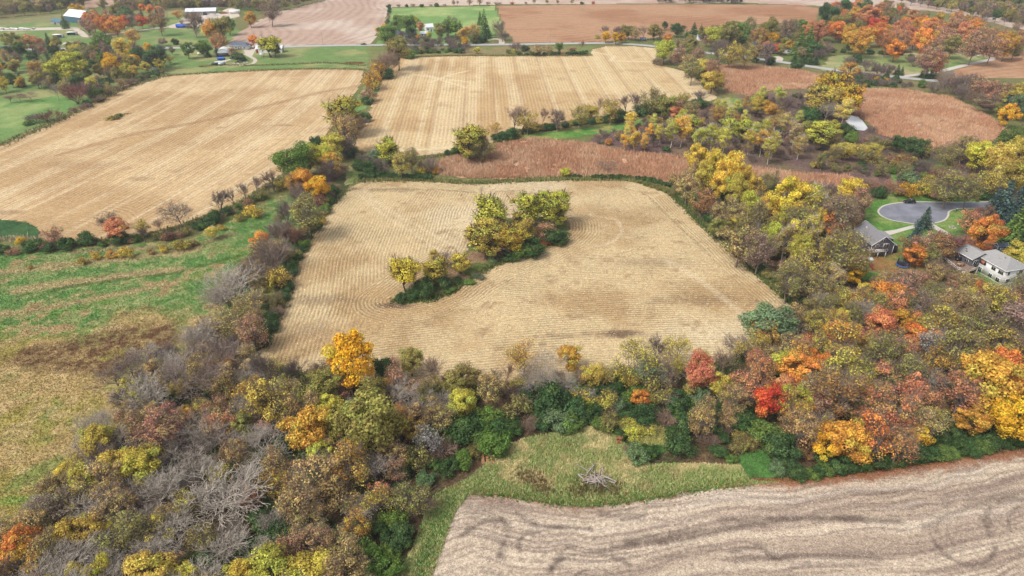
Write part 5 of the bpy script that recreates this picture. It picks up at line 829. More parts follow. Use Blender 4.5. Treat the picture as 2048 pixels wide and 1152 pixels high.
# ------------------------------------------------------------------ grasses, reeds and stubble (nobody could count them)
def scatter_pts(poly, dens, seed, holes=()):
    rng = np.random.RandomState(seed); x0, y0 = poly.min(0); x1, y1 = poly.max(0); n = int((x1 - x0) * (y1 - y0) * dens)
    x = rng.uniform(x0, x1, n); y = rng.uniform(y0, y1, n); k = inpoly(x, y, poly)
    for h in holes: k &= ~inpoly(x, y, h)
    return x[k], y[k], rng
def tufts(name, x, y, rng, h, wd, colr, label, cat, blades=4, lean=0.35, z=0.05):
    n = len(x); V = np.zeros((n, blades, 3, 3)); hh = h * (0.55 + 0.9 * rng.rand(n))
    for b in range(blades):
        a = rng.rand(n) * 6.283; ca, sa = np.cos(a), np.sin(a); ox = (rng.rand(n) - .5) * wd * 1.6; oy = (rng.rand(n) - .5) * wd * 1.6
        hw = wd * (0.2 + .3 * rng.rand(n)); le = lean * hh * (rng.rand(n) + .2); la = rng.rand(n) * 6.283
        V[:, b, 0] = np.stack([x + ox - ca * hw, y + oy - sa * hw, np.full(n, z)], 1); V[:, b, 1] = np.stack([x + ox + ca * hw, y + oy + sa * hw, np.full(n, z)], 1)
        V[:, b, 2] = np.stack([x + ox + np.cos(la) * le, y + oy + np.sin(la) * le, z + hh * (0.7 + .5 * rng.rand(n))], 1)
    colv = np.repeat(colr * (0.75 + 0.5 * rng.rand(n))[:, None], blades * 3, 0)
    o = link(name, rawmesh(name, V.reshape(-1, 3), np.arange(n * blades * 3).reshape(-1, 3), {'Col': ('FLOAT_COLOR', colv)}), M_blade)
    tag(o, label, cat, kind='stuff'); return o
def choose(rng, n, pal):
    w_ = np.array([p[1] for p in pal], float); i = rng.choice(len(pal), n, p=w_ / w_.sum()); return np.array([p[0] for p in pal])[i]
x, y, rng = scatter_pts(W['CLEAR'], 26, 201)
cl = col_clear(x, y); tufts('tall_grass', x, y, rng, 0.6, 0.2, 1.8 * mixc(cl, choose(rng, len(x), [(c(216, 200, 150), 3), (c(196, 176, 124), 2), (c(140, 156, 86), 1.2), (c(104, 146, 74), 1), (c(150, 112, 80), .4)]), np.full(len(x), .5)), 'tall mixed dry and green grass covering the clearing', 'grass')
x, y, rng = scatter_pts(W['MEADOW'], 6.5, 202); cl = col_meadow(x, y) * 1.35
tufts('meadow_grass', x, y, rng, 0.32, 0.24, cl, 'straw and green grass tussocks over the left meadow', 'grass', 3, .6)
for k_, (pl, cc) in enumerate([([(1478,912),(1520,900),(1548,922),(1552,950),(1500,958),(1482,938)], c(96, 142, 74)), ([(1232,838),(1290,832),(1340,862),(1330,892),(1270,892),(1240,868)], c(176, 170, 104)), ([(1255,890),(1320,888),(1335,905),(1290,915)], c(92, 138, 70))]):
    x, y, rng = scatter_pts(PP(pl), 16, 260 + k_); tufts('short_grass', x, y, rng, .35, .2, 1.4 * (cc + 0 * x[:, None]) * rng.uniform(.7, 1.2, (len(x), 1)), ['bright green grass pocket below the red tree', 'straw and yellow weeds in the pocket behind the clearing', 'green grass beside the round dark shrub'][k_], 'grass', 4, .5, .08)
nm = 0
for m_ in WM:
    x, y, rng = scatter_pts(m_, 5.0, 210 + nm); nm += 1
    k = fbm(x, y, 7, 133) > 0.3; x, y = x[k], y[k]; cl = mixc(col_marsh(x, y), choose(rng, len(x), [(c(178, 126, 98), 3), (c(206, 168, 138), 2.4), (c(140, 102, 78), 1.5), (c(190, 150, 108), 1.5)]), np.full(len(x), .6))
    tufts('reed_bed', x, y, rng, 1.5, 0.3, cl * 1.6, ['russet reeds filling the marsh beyond the central field', 'russet reeds in the strip behind the yellow poplars', 'wide russet reed bed around the pond', 'russet reeds below the road bend'][nm - 1], 'reeds', 4, .22)
# shaggy margins of the fields
def margin(line, wid, dens, pal, h, seed, label, name='grass_margin'):
    rng = np.random.RandomState(seed); L = np.array(spline(PP(line), 4)); s = np.linalg.norm(np.diff(L, axis=0), axis=1); n = int(s.sum() * wid * dens * 1.4)
    i = rng.choice(len(s), n, p=s / s.sum()); t = rng.rand(n)[:, None]; q = L[i] + (L[i + 1] - L[i]) * t + rng.normal(0, wid / 2.4, (n, 2))
    tufts(name, q[:, 0], q[:, 1], rng, h, .3, 1.3 * choose(rng, n, pal), label, 'grass', 4, .35, .1)
gpal = [(c(150, 146, 92), 3), (c(104, 122, 62), 2), (c(80, 104, 54), 2), (c(186, 164, 116), 1.5)]; dpal = [(c(70, 94, 50), 3), (c(98, 118, 60), 2), (c(150, 140, 90), 1.5)]
margin([(720,362),(800,360),(870,362),(960,366),(1100,359),(1250,359),(1300,368),(1340,384)], 3.2, 7, gpal, .9, 221, 'shaggy olive grass bank between the central stubble and the reeds')
margin([(1340,386),(1400,446),(1460,500),(1520,552),(1605,626)], 2.4, 7, dpal, .7, 222, 'rough grass below the yellow poplar strip')
margin([(692,382),(655,418),(618,474),(588,530),(566,610),(528,690)], 2.2, 7, dpal, .7, 223, 'rough grass along the left edge of the central stubble')
margin([(530,735),(700,770),(850,776),(1000,778),(1200,772),(1400,746),(1520,698),(1600,650)], 3.0, 6, dpal, .8, 224, 'rough grass along the lower edge of the central stubble')
margin([(785,604),(860,600),(910,580),(985,533),(1070,502),(1130,468)], 2.2, 8, dpal, .7, 225, 'grass fringe on the lower side of the copse')
margin([(706,304),(800,318),(890,310),(985,290),(1050,262),(1150,246),(1300,224),(1420,206)], 3.0, 4, gpal, .9, 226, 'rough grass below the middle stubble field')
margin([(800,116),(900,112),(1000,112),(1183,112)], 3.5, 3, gpal + [(c(160, 110, 84), 2)], .9, 227, 'weedy strip above the middle stubble field')
margin([(330,152),(500,142),(640,138),(728,140)], 3.5, 2.5, gpal, .8, 228, 'rough grass above the left stubble field')
margin([(590,345),(540,372),(480,407),(350,458),(250,478),(150,488),(84,486)], 3.2, 5, gpal, .9, 229, 'tall weeds under the hedge of the left stubble field')
margin([(0,292),(60,266),(120,240),(185,206),(250,176),(330,152)], 5, 2.5, gpal, .9, 230, 'weeds on the left bank of the left stubble field')
margin([(800,1240),(835,1150),(868,1070),(900,1000)], 2.0, 16, [(c(96, 150, 70), 3), (c(78, 124, 58), 2), (c(184, 164, 110), .7)], .45, 231, 'bright green weeds along the corner of the tilled field')
margin([(935,984),(1000,988),(1060,996),(1120,1006),(1200,1006),(1290,996),(1400,976),(1500,966)], 1.6, 16, [(c(84, 132, 62), 3), (c(120, 136, 66), 2), (c(168, 142, 86), 1), (c(150, 96, 60), .5)], .5, 232, 'green weeds along the upper edge of the tilled field')
margin([(1150,985),(1180,975),(1230,985)], 4, 10, [(c(110, 84, 62), 3), (c(86, 110, 58), 2), (c(140, 110, 76), 1.5)], .9, 233, 'brown dock weeds around the brush pile')
margin([(1040,950),(1075,965),(1095,985)], 3, 8, [(c(112, 84, 62), 3), (c(140, 110, 80), 2)], .9, 234, 'dark brown weeds in the clearing')
margin([(-20,480),(30,478),(80,482)], 3, 4, [(c(196, 184, 150), 3), (c(150, 146, 96), 1)], 1.0, 235, 'pale seeding grass beside the green crop')
margin([(210,240),(228,237),(245,230),(260,228)], 1.6, 3, gpal, .7, 236, 'grass island in the left stubble field')
margin([(440,128),(400,134),(440,131),(520,131),(600,128),(660,126),(730,132)], 3, 2, gpal + [(c(140, 90, 66), 1)], .8, 237, 'weedy ditch above the left stubble field')
margin([(690,127),(710,126),(726,127)], 4, 2.5, [(c(150, 92, 66), 1)], .8, 238, 'rusty weeds in the ditch by the hedgerow')
# corn stalks and husks left on the central field, in their rows
x, y, rng = scatter_pts(W['CENTER'], 3.2, 240, [W['ISLE']])
U, Wt = rows_center(x, y); u = np.where(Wt.argmax(1) == 0, U[:, 0], np.where(Wt.argmax(1) == 1, U[:, 1], U[:, 2])); k = np.sin(u * 2 * math.pi / 1.25) < 0.1
x, y = x[k], y[k]
tufts('corn_stubble', x, y, rng, 0.22, 0.30, choose(rng, len(x), [(c(234, 216, 180), 4), (c(210, 178, 130), 3), (c(176, 138, 96), 1.2), (c(246, 236, 214), 1.5)]), 'cut corn stalks and husks over the central field', 'stubble', 2, 1.2, .11)
x, y, rng = scatter_pts(W['TILL'][(W['TILL'][:, 1] > -1e9)], 1.6, 241); k = (y > 85) & (np.abs(x) < 150); x, y = x[k], y[k]
tufts('field_clods', x, y, rng, 0.12, 0.26, choose(rng, len(x), [(c(226, 212, 196), 3), (c(130, 110, 100), 2), (c(96, 82, 78), 1.2), (c(190, 150, 116), .5)]), 'straw bits and clods on the tilled field', 'straw', 2, 1.0, .11)
# fallen leaves at the foot of the wood
rng = np.random.RandomState(250); L = PP([(1500,962),(1600,962),(1700,952),(1800,940),(1900,925),(2048,902)]); i = rng.randint(0, 5, 5000); q = L[i] + (L[i + 1] - L[i]) * rng.rand(5000)[:, None]; q[:, 1] -= np.abs(rng.normal(0, 1.4, 5000)) - .6
V, F = leaves(rng, np.concatenate([q, np.full((5000, 1), .18)], 1), np.tile([0, 0, 1.0], (5000, 1)), .16)
o = link('leaf_litter', rawmesh('leaf_litter', V, F, {'Col': ('FLOAT_COLOR', np.repeat(choose(rng, 5000, [(c(176, 104, 66), 2), (c(150, 96, 70), 2), (c(204, 150, 80), 1)]), 4, 0))}), M_blade); tag(o, 'rust-coloured fallen leaves along the upper edge of the tilled field', 'leaves', kind='stuff')
# far-off woods that read as one mass
def far_wood(poly, n, seed, label, cols):
    rng = np.random.RandomState(seed); w_ = PP(poly); x, y, rng = scatter_pts(w_, 0.03, seed); k = rng.permutation(len(x))[:n]; x, y = x[k], y[k]; n = len(x); m = 170
    R = rng.uniform(4, 6.2, n); H = rng.uniform(9, 14, n); q = rng.normal(0, 1, (n, m, 3)); q /= np.linalg.norm(q, axis=2)[..., None]; rr = (.55 + .45 * rng.rand(n, m))[..., None]
    cen = np.stack([x[:, None] + q[..., 0] * R[:, None] * rr[..., 0], y[:, None] + q[..., 1] * R[:, None] * rr[..., 0], H[:, None] * .55 + q[..., 2] * rr[..., 0] * H[:, None] * .45], 2).reshape(-1, 3)
    V, F = leaves(rng, cen, q.reshape(-1, 3), 1.5); cc = np.repeat(choose(rng, n, cols) * rng.uniform(.8, 1.2, (n, 1)), m, 0) * rng.uniform(.7, 1.3, (n * m, 1))
    tag(link('far_wood', rawmesh('far_wood', V, F, {'Col': ('FLOAT_COLOR', np.repeat(cc, 4, 0))}), M_blade), label, 'wood', kind='stuff')
fw = [(c(150, 140, 84), 3), (c(150, 132, 118), 3), (c(170, 156, 90), 1.5), (c(96, 112, 66), 1.5), (c(170, 140, 110), 1)]
far_wood([(-60,34),(0,32),(80,25),(165,12),(180,-8),(-60,-8)], 330, 401, 'far wood in olive and grey behind the left farms', fw)
far_wood([(215,21),(330,18),(460,17),(560,18),(625,-2),(560,-8),(330,-8),(250,6)], 260, 402, 'far wood in olive and grey behind the gravel yard', fw)
far_wood([(1810,4),(1900,18),(2000,40),(2100,62),(2120,-8),(1840,-8)], 300, 403, 'far wood in olive and grey around the brick house', fw)
# ------------------------------------------------------------------ buildings
def bx(cx, cy, cz, sx, sy, sz, rz=0.0):
    V = np.array([(a * sx / 2, b * sy / 2, e * sz / 2) for a in (-1, 1) for b in (-1, 1) for e in (-1, 1)])
    cs, sn = math.cos(rz), math.sin(rz); V = np.stack([V[:, 0] * cs - V[:, 1] * sn + cx, V[:, 0] * sn + V[:, 1] * cs + cy, V[:, 2] + cz], 1)
    F = np.array([(0, 1, 3, 2), (4, 6, 7, 5), (0, 4, 5, 1), (2, 3, 7, 6), (0, 2, 6, 4), (1, 5, 7, 3)]); return V, F
def bar(a, b, r, sides=6): return prisms([(np.array(a, float), np.array(b, float), r, r)], sides)
def tri(vf):
    V, F = vf; return V, F
def part(name, shapes, mat, parent):
    V, F = join(shapes); return link(name, rawmesh(name, V, F), M[mat] if isinstance(mat, str) else mat, parent)
def prism_x(prof, L):
    """profile (y, z) swept along x"""
    n = len(prof); V = [(-L / 2, p[0], p[1]) for p in prof] + [(L / 2, p[0], p[1]) for p in prof]
    F = [tuple(range(n))[::-1], tuple(range(n, 2 * n))] + [(i, (i + 1) % n, n + (i + 1) % n, n + i) for i in range(n)]
    return V, F
def pmesh(name, V, F, mat, parent):
    me = bpy.data.meshes.new(name); me.from_pydata([tuple(v) for v in V], [], [tuple(f) for f in F]); me.update(); return link(name, me, M[mat], parent)
def window(root, face, L, Wd, u, z, w_, h, name='window', frame='white', pane='glass', nm=2):
    s = {'S': (0, -1), 'N': (0, 1), 'E': (1, 0), 'W': (-1, 0)}[face]
    if face in 'SN': cx, cy = u, s[1] * Wd / 2; f = bx(cx, cy, z, w_ + .24, .12, h + .24); ps = [bx(cx + (i - (nm - 1) / 2) * w_ / nm, cy, z, w_ / nm - .1, .2, h) for i in range(nm)]
    else: cx, cy = s[0] * L / 2, u; f = bx(cx, cy, z, .12, w_ + .24, h + .24); ps = [bx(cx, cy + (i - (nm - 1) / 2) * w_ / nm, z, .2, w_ / nm - .1, h) for i in range(nm)]
    fo = part(name, [f], frame, root)
    for p in ps: part('pane' if name == 'window' else 'panel', [p], pane, fo)
    return fo
def house(name, label, cat, x, y, rz, L, Wd, eave, ridge, wall, roof, ov=0.45, hip=(0, 0), trim='white', z0=0.0, group=None):
    """local x along the ridge; hip=(far, near) shortens the ridge at each end"""
    r = empty(name, (x, y, 0), R_(rz)); tag(r, label, cat, group)
    h0, h1 = hip; prof = [(-Wd / 2, z0), (Wd / 2, z0), (Wd / 2, eave), (0, ridge - .12), (-Wd / 2, eave)]
    if h0 or h1:
        part('wall', [bx(0, 0, (eave + z0) / 2, L, Wd, eave - z0)], wall, r)
        V = [(-L/2-ov, -Wd/2-ov, eave-.1), (L/2+ov, -Wd/2-ov, eave-.1), (L/2+ov, Wd/2+ov, eave-.1), (-L/2-ov, Wd/2+ov, eave-.1), (-L/2+h0-(0 if h0 else ov), 0, ridge), (L/2-h1+(0 if h1 else ov), 0, ridge)]
        V += [(v[0], v[1], v[2] + .16) for v in V[:4]]
        F = [(0, 3, 2, 1), (0, 1, 7, 6), (1, 2, 8, 7), (2, 3, 9, 8), (3, 0, 6, 9), (6, 7, 5, 4), (8, 9, 4, 5), (7, 8, 5), (9, 6, 4)]
        ro = pmesh('roof', V, F, roof, r)
        part('fascia', [bx(0, s * (Wd/2 + ov + .03), eave - .04, L + 2*ov, .06, .26) for s in (-1, 1)] + [bx(s * (L/2 + ov + .03), 0, eave - .04, .06, Wd + 2*ov, .26) for s in (-1, 1)], trim, ro)
    else:
        V, F = prism_x(prof, L); pmesh('wall', V, F, wall, r)
        sl = (ridge - eave) / (Wd / 2); ez = eave - sl * ov; t = .18
        V, F = prism_x([(-Wd/2-ov, ez), (0, ridge), (Wd/2+ov, ez), (Wd/2+ov, ez+t), (0, ridge+t), (-Wd/2-ov, ez+t)], L + 2 * ov)
        F = [f for f in F if len(f) == 4] + [(0, 5, 4, 1), (1, 4, 3, 2), (6, 7, 10, 11), (7, 8, 9, 10)]
        ro = pmesh('roof', V, F, roof, r)
        bo = []
        for s in (-1, 1):
            for e in (-1, 1):
                X = s * (L / 2 + ov + .04); bo.append(prisms([(np.array([X, e * (Wd/2 + ov), ez + .08]), np.array([X, 0, ridge + .08]), .11, .11)], 4))
        part('bargeboard', bo, trim, ro)
    return r, ro
# --- grey house with the gable deck
r, ro = house('house', 'dark grey gabled house with raised white deck beside the cul-de-sac', 'house', 136.9, 239.2, -85.5, 13.6, 8.6, 4.5, 7.7, 'siding_grey', 'shingle')
for (u, z, w_, h, n_) in [(-1.2, 1.6, 1.0, 0.9, 2)]: window(r, 'E', 13.6, 8.6, u, z, w_, h, nm=n_)
window(r, 'E', 13.6, 8.6, 1.2, 3.7, 1.9, 1.8, nm=2); window(r, 'E', 13.6, 8.6, -2.2, 3.9, 1.2, 1.0); window(r, 'E', 13.6, 8.6, 0, 6.2, .7, .7, nm=1)
for u in (-4.5, -1, 3): window(r, 'S', 13.6, 8.6, u, 3.4, 1.1, 1.1)
part('corner_board', [bx(6.83, s * 4.3, 2.2, .14, .16, 4.4) for s in (-1, 1)], 'white', r)
dk_ = part('deck', [bx(8.0, -2.6, 2.6, 2.4, 6.4, .22)], 'wood_pale', r)
part('railing', [bx(9.15, -2.6, 3.6, .1, 6.4, .12), bx(8.0, -5.75, 3.6, 2.4, .1, .12)] + [bx(9.15, -5.7 + i * .8, 3.15, .08, .08, .9) for i in range(9)], 'white', dk_)
for yy in (-5.6, -2.6, .4): part('post', [bx(9.0, yy, 1.25, .2, .2, 2.5)], 'white', dk_)
part('chimney_vent', [prisms([(np.array([-2.5, -1.6, 6.2]), np.array([-2.5, -1.6, 7.1]), .18, .18)], 8)], 'chrome', ro)
part('roof_vent', [bx(-3.4, -1.5, 6.75, .5, .5, .3)], 'metal_white', ro)
wg = part('garage_wing', [bx(-3.0, 6.0, 1.5, 6.2, 4.4, 3.0)], 'siding_grey', r)
V, F = prism_x([(3.4, 4.4), (8.6, 2.9), (8.6, 3.06), (3.4, 4.56)], 7.0); V = [(v[0] - 3.0, v[1], v[2]) for v in V]; pmesh('garage_roof', V, F, 'shingle2', wg)
wg2 = part('porch_wing', [bx(4.2, 5.4, 1.4, 3.2, 2.8, 2.8)], 'siding_grey', r)
V, F = prism_x([(3.6, 3.9), (7.2, 2.7), (7.2, 2.84), (3.6, 4.04)], 3.8); V = [(v[0] + 4.2, v[1], v[2]) for v in V]; pmesh('porch_roof', V, F, 'shingle', wg2)
# --- white house with the wide deck
r, ro = house('house', 'white two-storey house with hipped grey roof and wide timber deck', 'house', 171.6, 217.6, -75.5, 13.4, 9.4, 5.6, 8.2, 'siding_white', 'shingle2', .5, (3.2, 3.8))
for (u, z, w_, h, n_) in [(5.2, 4.2, 1.9, 1.2, 3), (2.2, 4.2, 1.6, 1.2, 2), (-1.4, 4.3, .8, 1.2, 1), (-3.6, 4.3, .8, 1.2, 1), (-5.4, 4.7, .7, .7, 1), (-2.9, 1.3, 2.1, 1.9, 3), (-5.5, 1.4, 1.8, 1.9, 2), (1.9, 1.3, 1.4, 1.3, 2), (5.0, 1.2, 1.5, 1.4, 2)]: window(r, 'S', 13.4, 9.4, u, z, w_, h, nm=n_)
for (u, z, w_, h, n_) in [(-3.0, 4.3, .9, 1.2, 1), (-2.4, 1.3, 1.8, 1.6, 3), (2.6, 1.3, 2.4, 1.6, 3), (2.0, 4.3, 1.6, 1.2, 2)]: window(r, 'E', 13.4, 9.4, u, z, w_, h, nm=n_)
part('grey_cladding', [bx(-5.3, -4.74, 2.8, 2.9, .08, 5.5)], 'siding_taupe', r); part('tan_cladding', [bx(-2.5, -4.74, 4.2, 2.4, .07, 1.6)], 'brick', r)
part('foundation', [bx(0, 0, .15, 13.5, 9.5, .3)], 'concrete', r)
for q in ((-3, -1.5, 7.2), (1, -2, 7.0), (2, -1, 7.6)): part('roof_vent', [bx(*q, .4, .4, .4)], 'door', ro)
wing = part('wing', [bx(-7.2, -4.2, 2.7, 7.2, 8.0, 5.2)], 'siding_grey', r)
V, F = prism_x([(-8.7, 5.1), (-4.2, 7.0), (.6, 5.1), (.6, 5.26), (-4.2, 7.16), (-8.7, 5.26)], 8.2); V = [(v[0] - 7.3, v[1], v[2]) for v in V]; F = [f for f in F if len(f) == 4] + [(0, 5, 4, 1), (1, 4, 3, 2), (6, 7, 10, 11), (7, 8, 9, 10)]
wr = pmesh('wing_roof', V, F, 'shingle2', wing); part('fascia', [bx(-7.3, -8.75, 5.14, 8.2, .08, .26)], 'white', wr)
for q in ((-9.2, -6.0, 6.3), (-8.2, -6.8, 6.0)): part('skylight', [bx(*q, .7, .6, .3)], 'glass', wr)
for u in (-9.8, -5.8): 
    f = part('window', [bx(u, -8.22, 3.9, 1.5, .1, 1.9)], 'white', wing); part('pane', [bx(u + s * .36, -8.24, 3.9, .55, .18, 1.6) for s in (-1, 1)], 'glass', f)
f = part('window', [bx(-3.56, -6.6, 3.7, .1, 1.9, 2.1)], 'white', wing); part('pane', [bx(-3.54, -6.6 + s * .45, 3.7, .16, .7, 1.8) for s in (-1, 1)], 'glass', f)
# deck of the white house, laid out in world metres
dk0 = np.array([(156.2, 225.8), (156.6, 216.4), (160.0, 215.0), (164.0, 217.0), (163.6, 221.0), (161.0, 226.4)])
d_ = empty('deck', (159.5, 220.5, 0)); tag(d_, 'raised timber deck with white railing beside the white house', 'deck')
Vd = [(p[0] - 159.5, p[1] - 220.5, z) for z in (2.25, 2.45) for p in dk0]; n_ = len(dk0)
pmesh('platform', Vd, [tuple(range(n_))[::-1], tuple(range(n_, 2 * n_))] + [(i, (i + 1) % n_, n_ + (i + 1) % n_, n_ + i) for i in range(n_)], 'wood', d_)
for i in (5, 0, 1, 2):
    if i == 1: a, b = dk0[0] * 0 + dk0[1], dk0[1] + (dk0[2] - dk0[1]) * .25
    else: a, b = dk0[i], dk0[(i + 1) % n_]
    a = np.array([a[0] - 159.5, a[1] - 220.5, 0]); b = np.array([b[0] - 159.5, b[1] - 220.5, 0]); up = np.array([0, 0, 1.0]); k = max(2, int(np.linalg.norm(b - a) / 1.6))
    part('railing', [prisms([(a + up * 3.35, b + up * 3.35, .09, .09)], 4), prisms([(a + up * 2.75, b + up * 2.75, .05, .05)], 4)] + [prisms([(a + (b - a) * t / k + up * 2.3, a + (b - a) * t / k + up * 3.4, .08, .08)], 4) for t in range(k + 1)], 'white', d_)
for p in dk0[:4]: part('post', [bx(p[0] - 159.5 + .1, p[1] - 220.5 + .15, 1.12, .25, .25, 2.25)], 'white', d_)
part('stair', [bx(-1.0 + .12 * i, -5.3 - .3 * i, 2.3 - .28 * i, 1.9, .32, .12) for i in range(8)] + [prisms([(np.array([-1.95 , -5.1, 2.3]), np.array([-1.1, -7.5, .1]), .1, .1), (np.array([-.05, -5.1, 2.3]), np.array([.85, -7.5, .1]), .1, .1)], 4)], 'white', d_)
t = empty('patio_table', (159.2, 219.6, 2.45)); tag(t, 'brown patio table with chairs on the timber deck', 'table')
part('table_top', [bx(0, 0, .72, 2.0, 1.1, .07)], 'tancloth', t)
for sx in (-1, 1):
    for sy in (-1, 1): part('leg', [bx(sx * .85, sy * .45, .35, .08, .08, .7)], 'rust', t)
for i, (dx, dy) in enumerate([(-1.4, 0), (1.4, 0), (-.5, 1.0), (.5, 1.0), (-.5, -1.0), (.5, -1.0)]):
    q = empty('patio_chair', (159.2 + dx, 219.6 + dy, 2.45)); tag(q, 'brown patio chair drawn up to the deck table', 'chair', 'chairs around the deck table')
    part('seat', [bx(0, 0, .44, .5, .5, .07)], 'tancloth', q); part('backrest', [bx(np.sign(dx) * .24 if abs(dx) > 1 else 0, np.sign(dy) * .24, .8, .06 if abs(dx) > 1 else .5, .5 if abs(dx) > 1 else .06, .6)], 'rust', q)
    for sx in (-1, 1):
        for sy in (-1, 1): part('leg', [bx(sx * .2, sy * .2, .21, .05, .05, .42)], 'rust', q)
q = empty('grill', (160.6, 223.2, 2.45)); tag(q, 'covered black grill against the wall on the deck', 'grill')
part('body', [bx(0, 0, .55, 1.8, .8, .9)], 'black', q); part('lid', [prisms([(np.array([-.9, 0, 1.05]), np.array([.9, 0, 1.05]), .38, .38)], 10)], 'black', q)
for sx in (-1, 1): part('leg', [bx(sx * .7, 0, .08, .1, .6, .16)], 'rubber', q)
# --- garden shed, trampoline, playset
r, ro = house('shed', 'small dark garden shed with white-trimmed doors under the dark spruce', 'shed', 184.2, 236.2, 8, 4.0, 2.6, 2.2, 3.1, 'slate', 'slate', .15)
f = window(r, 'W', 4.0, 2.6, 0, 1.05, 1.7, 1.7, 'door', 'white', 'slate', 2); window(r, 'S', 4.0, 2.6, -.8, 1.3, .7, .6)
tx, ty = P(1804, 533); t = empty('trampoline', (tx, ty, 0)); tag(t, 'round trampoline with blue padding and dark safety net on the lawn', 'trampoline')
ring = [(np.array([math.cos(a) * 2.1, math.sin(a) * 2.1, .85])) for a in np.linspace(0, 2 * math.pi, 25)]
part('padding', [prisms([(ring[i], ring[i + 1], .22, .22) for i in range(24)], 6)], 'bluepad', t)
me_ = [(0, 0, .86)] + [(math.cos(a) * 1.95, math.sin(a) * 1.95, .86) for a in np.linspace(0, 2 * math.pi, 24, endpoint=False)]; pmesh('mat', me_, [(0, i + 1, (i + 1) % 24 + 1) for i in range(24)], 'black', t)
for a in np.linspace(0, 2 * math.pi, 6, endpoint=False):
    part('leg', [prisms([(np.array([math.cos(a) * 2.1, math.sin(a) * 2.1, 0]), np.array([math.cos(a) * 2.1, math.sin(a) * 2.1, .8]), .05, .05)], 5)], 'chrome', t); part('net_pole', [prisms([(np.array([math.cos(a) * 2.05, math.sin(a) * 2.05, .8]), np.array([math.cos(a) * 1.9, math.sin(a) * 1.9, 2.7]), .05, .05)], 5)], 'rubber', t)
sg = []
for z in np.linspace(1.0, 2.7, 14): rr = 2.05 - .15 * (z - .8) / 1.9; pts = [np.array([math.cos(a) * rr, math.sin(a) * rr, z]) for a in np.linspace(0, 2 * math.pi, 25)]; sg += [(pts[i], pts[i + 1], .02, .02) for i in range(24)]
for a in np.linspace(0, 2 * math.pi, 90, endpoint=False): sg.append((np.array([math.cos(a) * 2.05, math.sin(a) * 2.05, .9]), np.array([math.cos(a) * 1.9, math.sin(a) * 1.9, 2.7]), .016, .016))
part('safety_net', [prisms(sg, 3)], 'net', t)
px_, py_ = P(1735, 532); t = empty('playset', (px_, py_, 0), .3); tag(t, 'wooden playset tower with pale canopy and red slide behind the grey house', 'playset')
for sx in (-1, 1):
    for sy in (-1, 1): part('post', [bx(sx * .75, sy * .75, 1.4, .14, .14, 2.8)], 'wood', t)
part('platform', [bx(0, 0, 1.3, 1.6, 1.6, .12)], 'wood', t); V, F = prism_x([(-1.0, 2.75), (0, 3.4), (1.0, 2.75), (1.0, 2.82), (0, 3.48), (-1.0, 2.82)], 2.0); F = [f for f in F if len(f) == 4] + [(0, 5, 4, 1), (1, 4, 3, 2), (6, 7, 10, 11), (7, 8, 9, 10)]; pmesh('canopy', V, F, 'tarp', t)
V, F = prism_x([(-.85, 1.35), (-.85, 1.25), (-3.0, .12), (-3.6, .12), (-3.6, .22), (-3.0, .24)], .7); pmesh('slide', V, F, 'red', t); part('slide_wall', [prisms([(np.array([s * .36, -.85, 1.45]), np.array([s * .36, -3.0, .34]), .07, .07)], 4) for s in (-1, 1)], 'red', t)
part('ladder', [bx(0, .85 + .1 * i, 1.15 - .28 * i, .7, .1, .06) for i in range(5)], 'wood', t)
# --- vehicles
def car(name, label, x, y, rz, paint, L=4.8, Wd=1.9, Hh=1.7, cat='car', suv=True):
    r = empty(name, (x, y, 0), R_(rz)); r.location.z = .13; tag(r, label, cat)
    lo = [(-L/2, .35), (-L/2, .95), (-L*.44, 1.0), (L*.22, 1.02), (L*.44, .92), (L/2, .75), (L/2, .35)]
    def sweep(pr, w0, w1=None):
        w1 = w1 or w0; n = len(pr); V = [(p[0], -w0 / 2, p[1]) for p in pr] + [(p[0], w0 / 2, p[1]) for p in pr]
        return V, [tuple(range(n)), tuple(range(n, 2 * n))[::-1]] + [(i, n + i, n + (i + 1) % n, (i + 1) % n) for i in range(n)]
    me = pmesh('body', *sweep(lo, Wd), paint, r)
    cab = [(-L*.46 if suv else -L*.32, 1.0), (-L*.42 if suv else -L*.22, Hh - .02), (L*.02, Hh), (L*.24, 1.01)]; V, F = sweep(cab, Wd * .86); V = [(v[0], v[1] * (.84 if v[2] > 1.2 else 1), v[2]) for v in V]
    cb = pmesh('cabin', V, F, 'glass', r)
    part('roof', [bx(-L * .2 if suv else -L*.1, 0, Hh + .02, L * .42 if suv else L*.22, Wd * .72, .06)], paint, r)
    if suv: part('roof_rack', [bx(-L*.2, s * Wd * .33, Hh + .1, L*.36, .05, .06) for s in (-1, 1)], 'chrome', r)
    for sx in (-.31, .31):
        for sy in (-1, 1):
            w_ = part('wheel', [prisms([(np.array([sx * L, sy * (Wd/2 - .22), .35]), np.array([sx * L, sy * (Wd/2 + .02), .35]), .35, .35)], 14)], 'rubber', r)
            a = np.linspace(0, 2 * math.pi, 12, endpoint=False); pmesh('rim', [(sx * L + math.cos(t_) * .23, sy * (Wd/2 + .025), .35 + math.sin(t_) * .23) for t_ in a], [tuple(range(12)) if sy < 0 else tuple(range(12))[::-1]], 'chrome', w_)
    for s in (-1, 1): part('headlight', [bx(L/2 - .02, s * Wd * .36, .72, .1, .4, .16)], 'white', r); part('taillight', [bx(-L/2 + .02, s * Wd * .4, .82, .1, .25, .3)], 'red', r)
    return r
car('parked_car', 'black estate car parked at the rim of the cul-de-sac', 172.2, 281.4, 180, 'black'); qx, qy = P(727, 90.5); cc_ = car('car', 'dark saloon car driving on the far road', qx, qy + 1, 178, 'black', 4.8, 1.9, 1.45, suv=False)
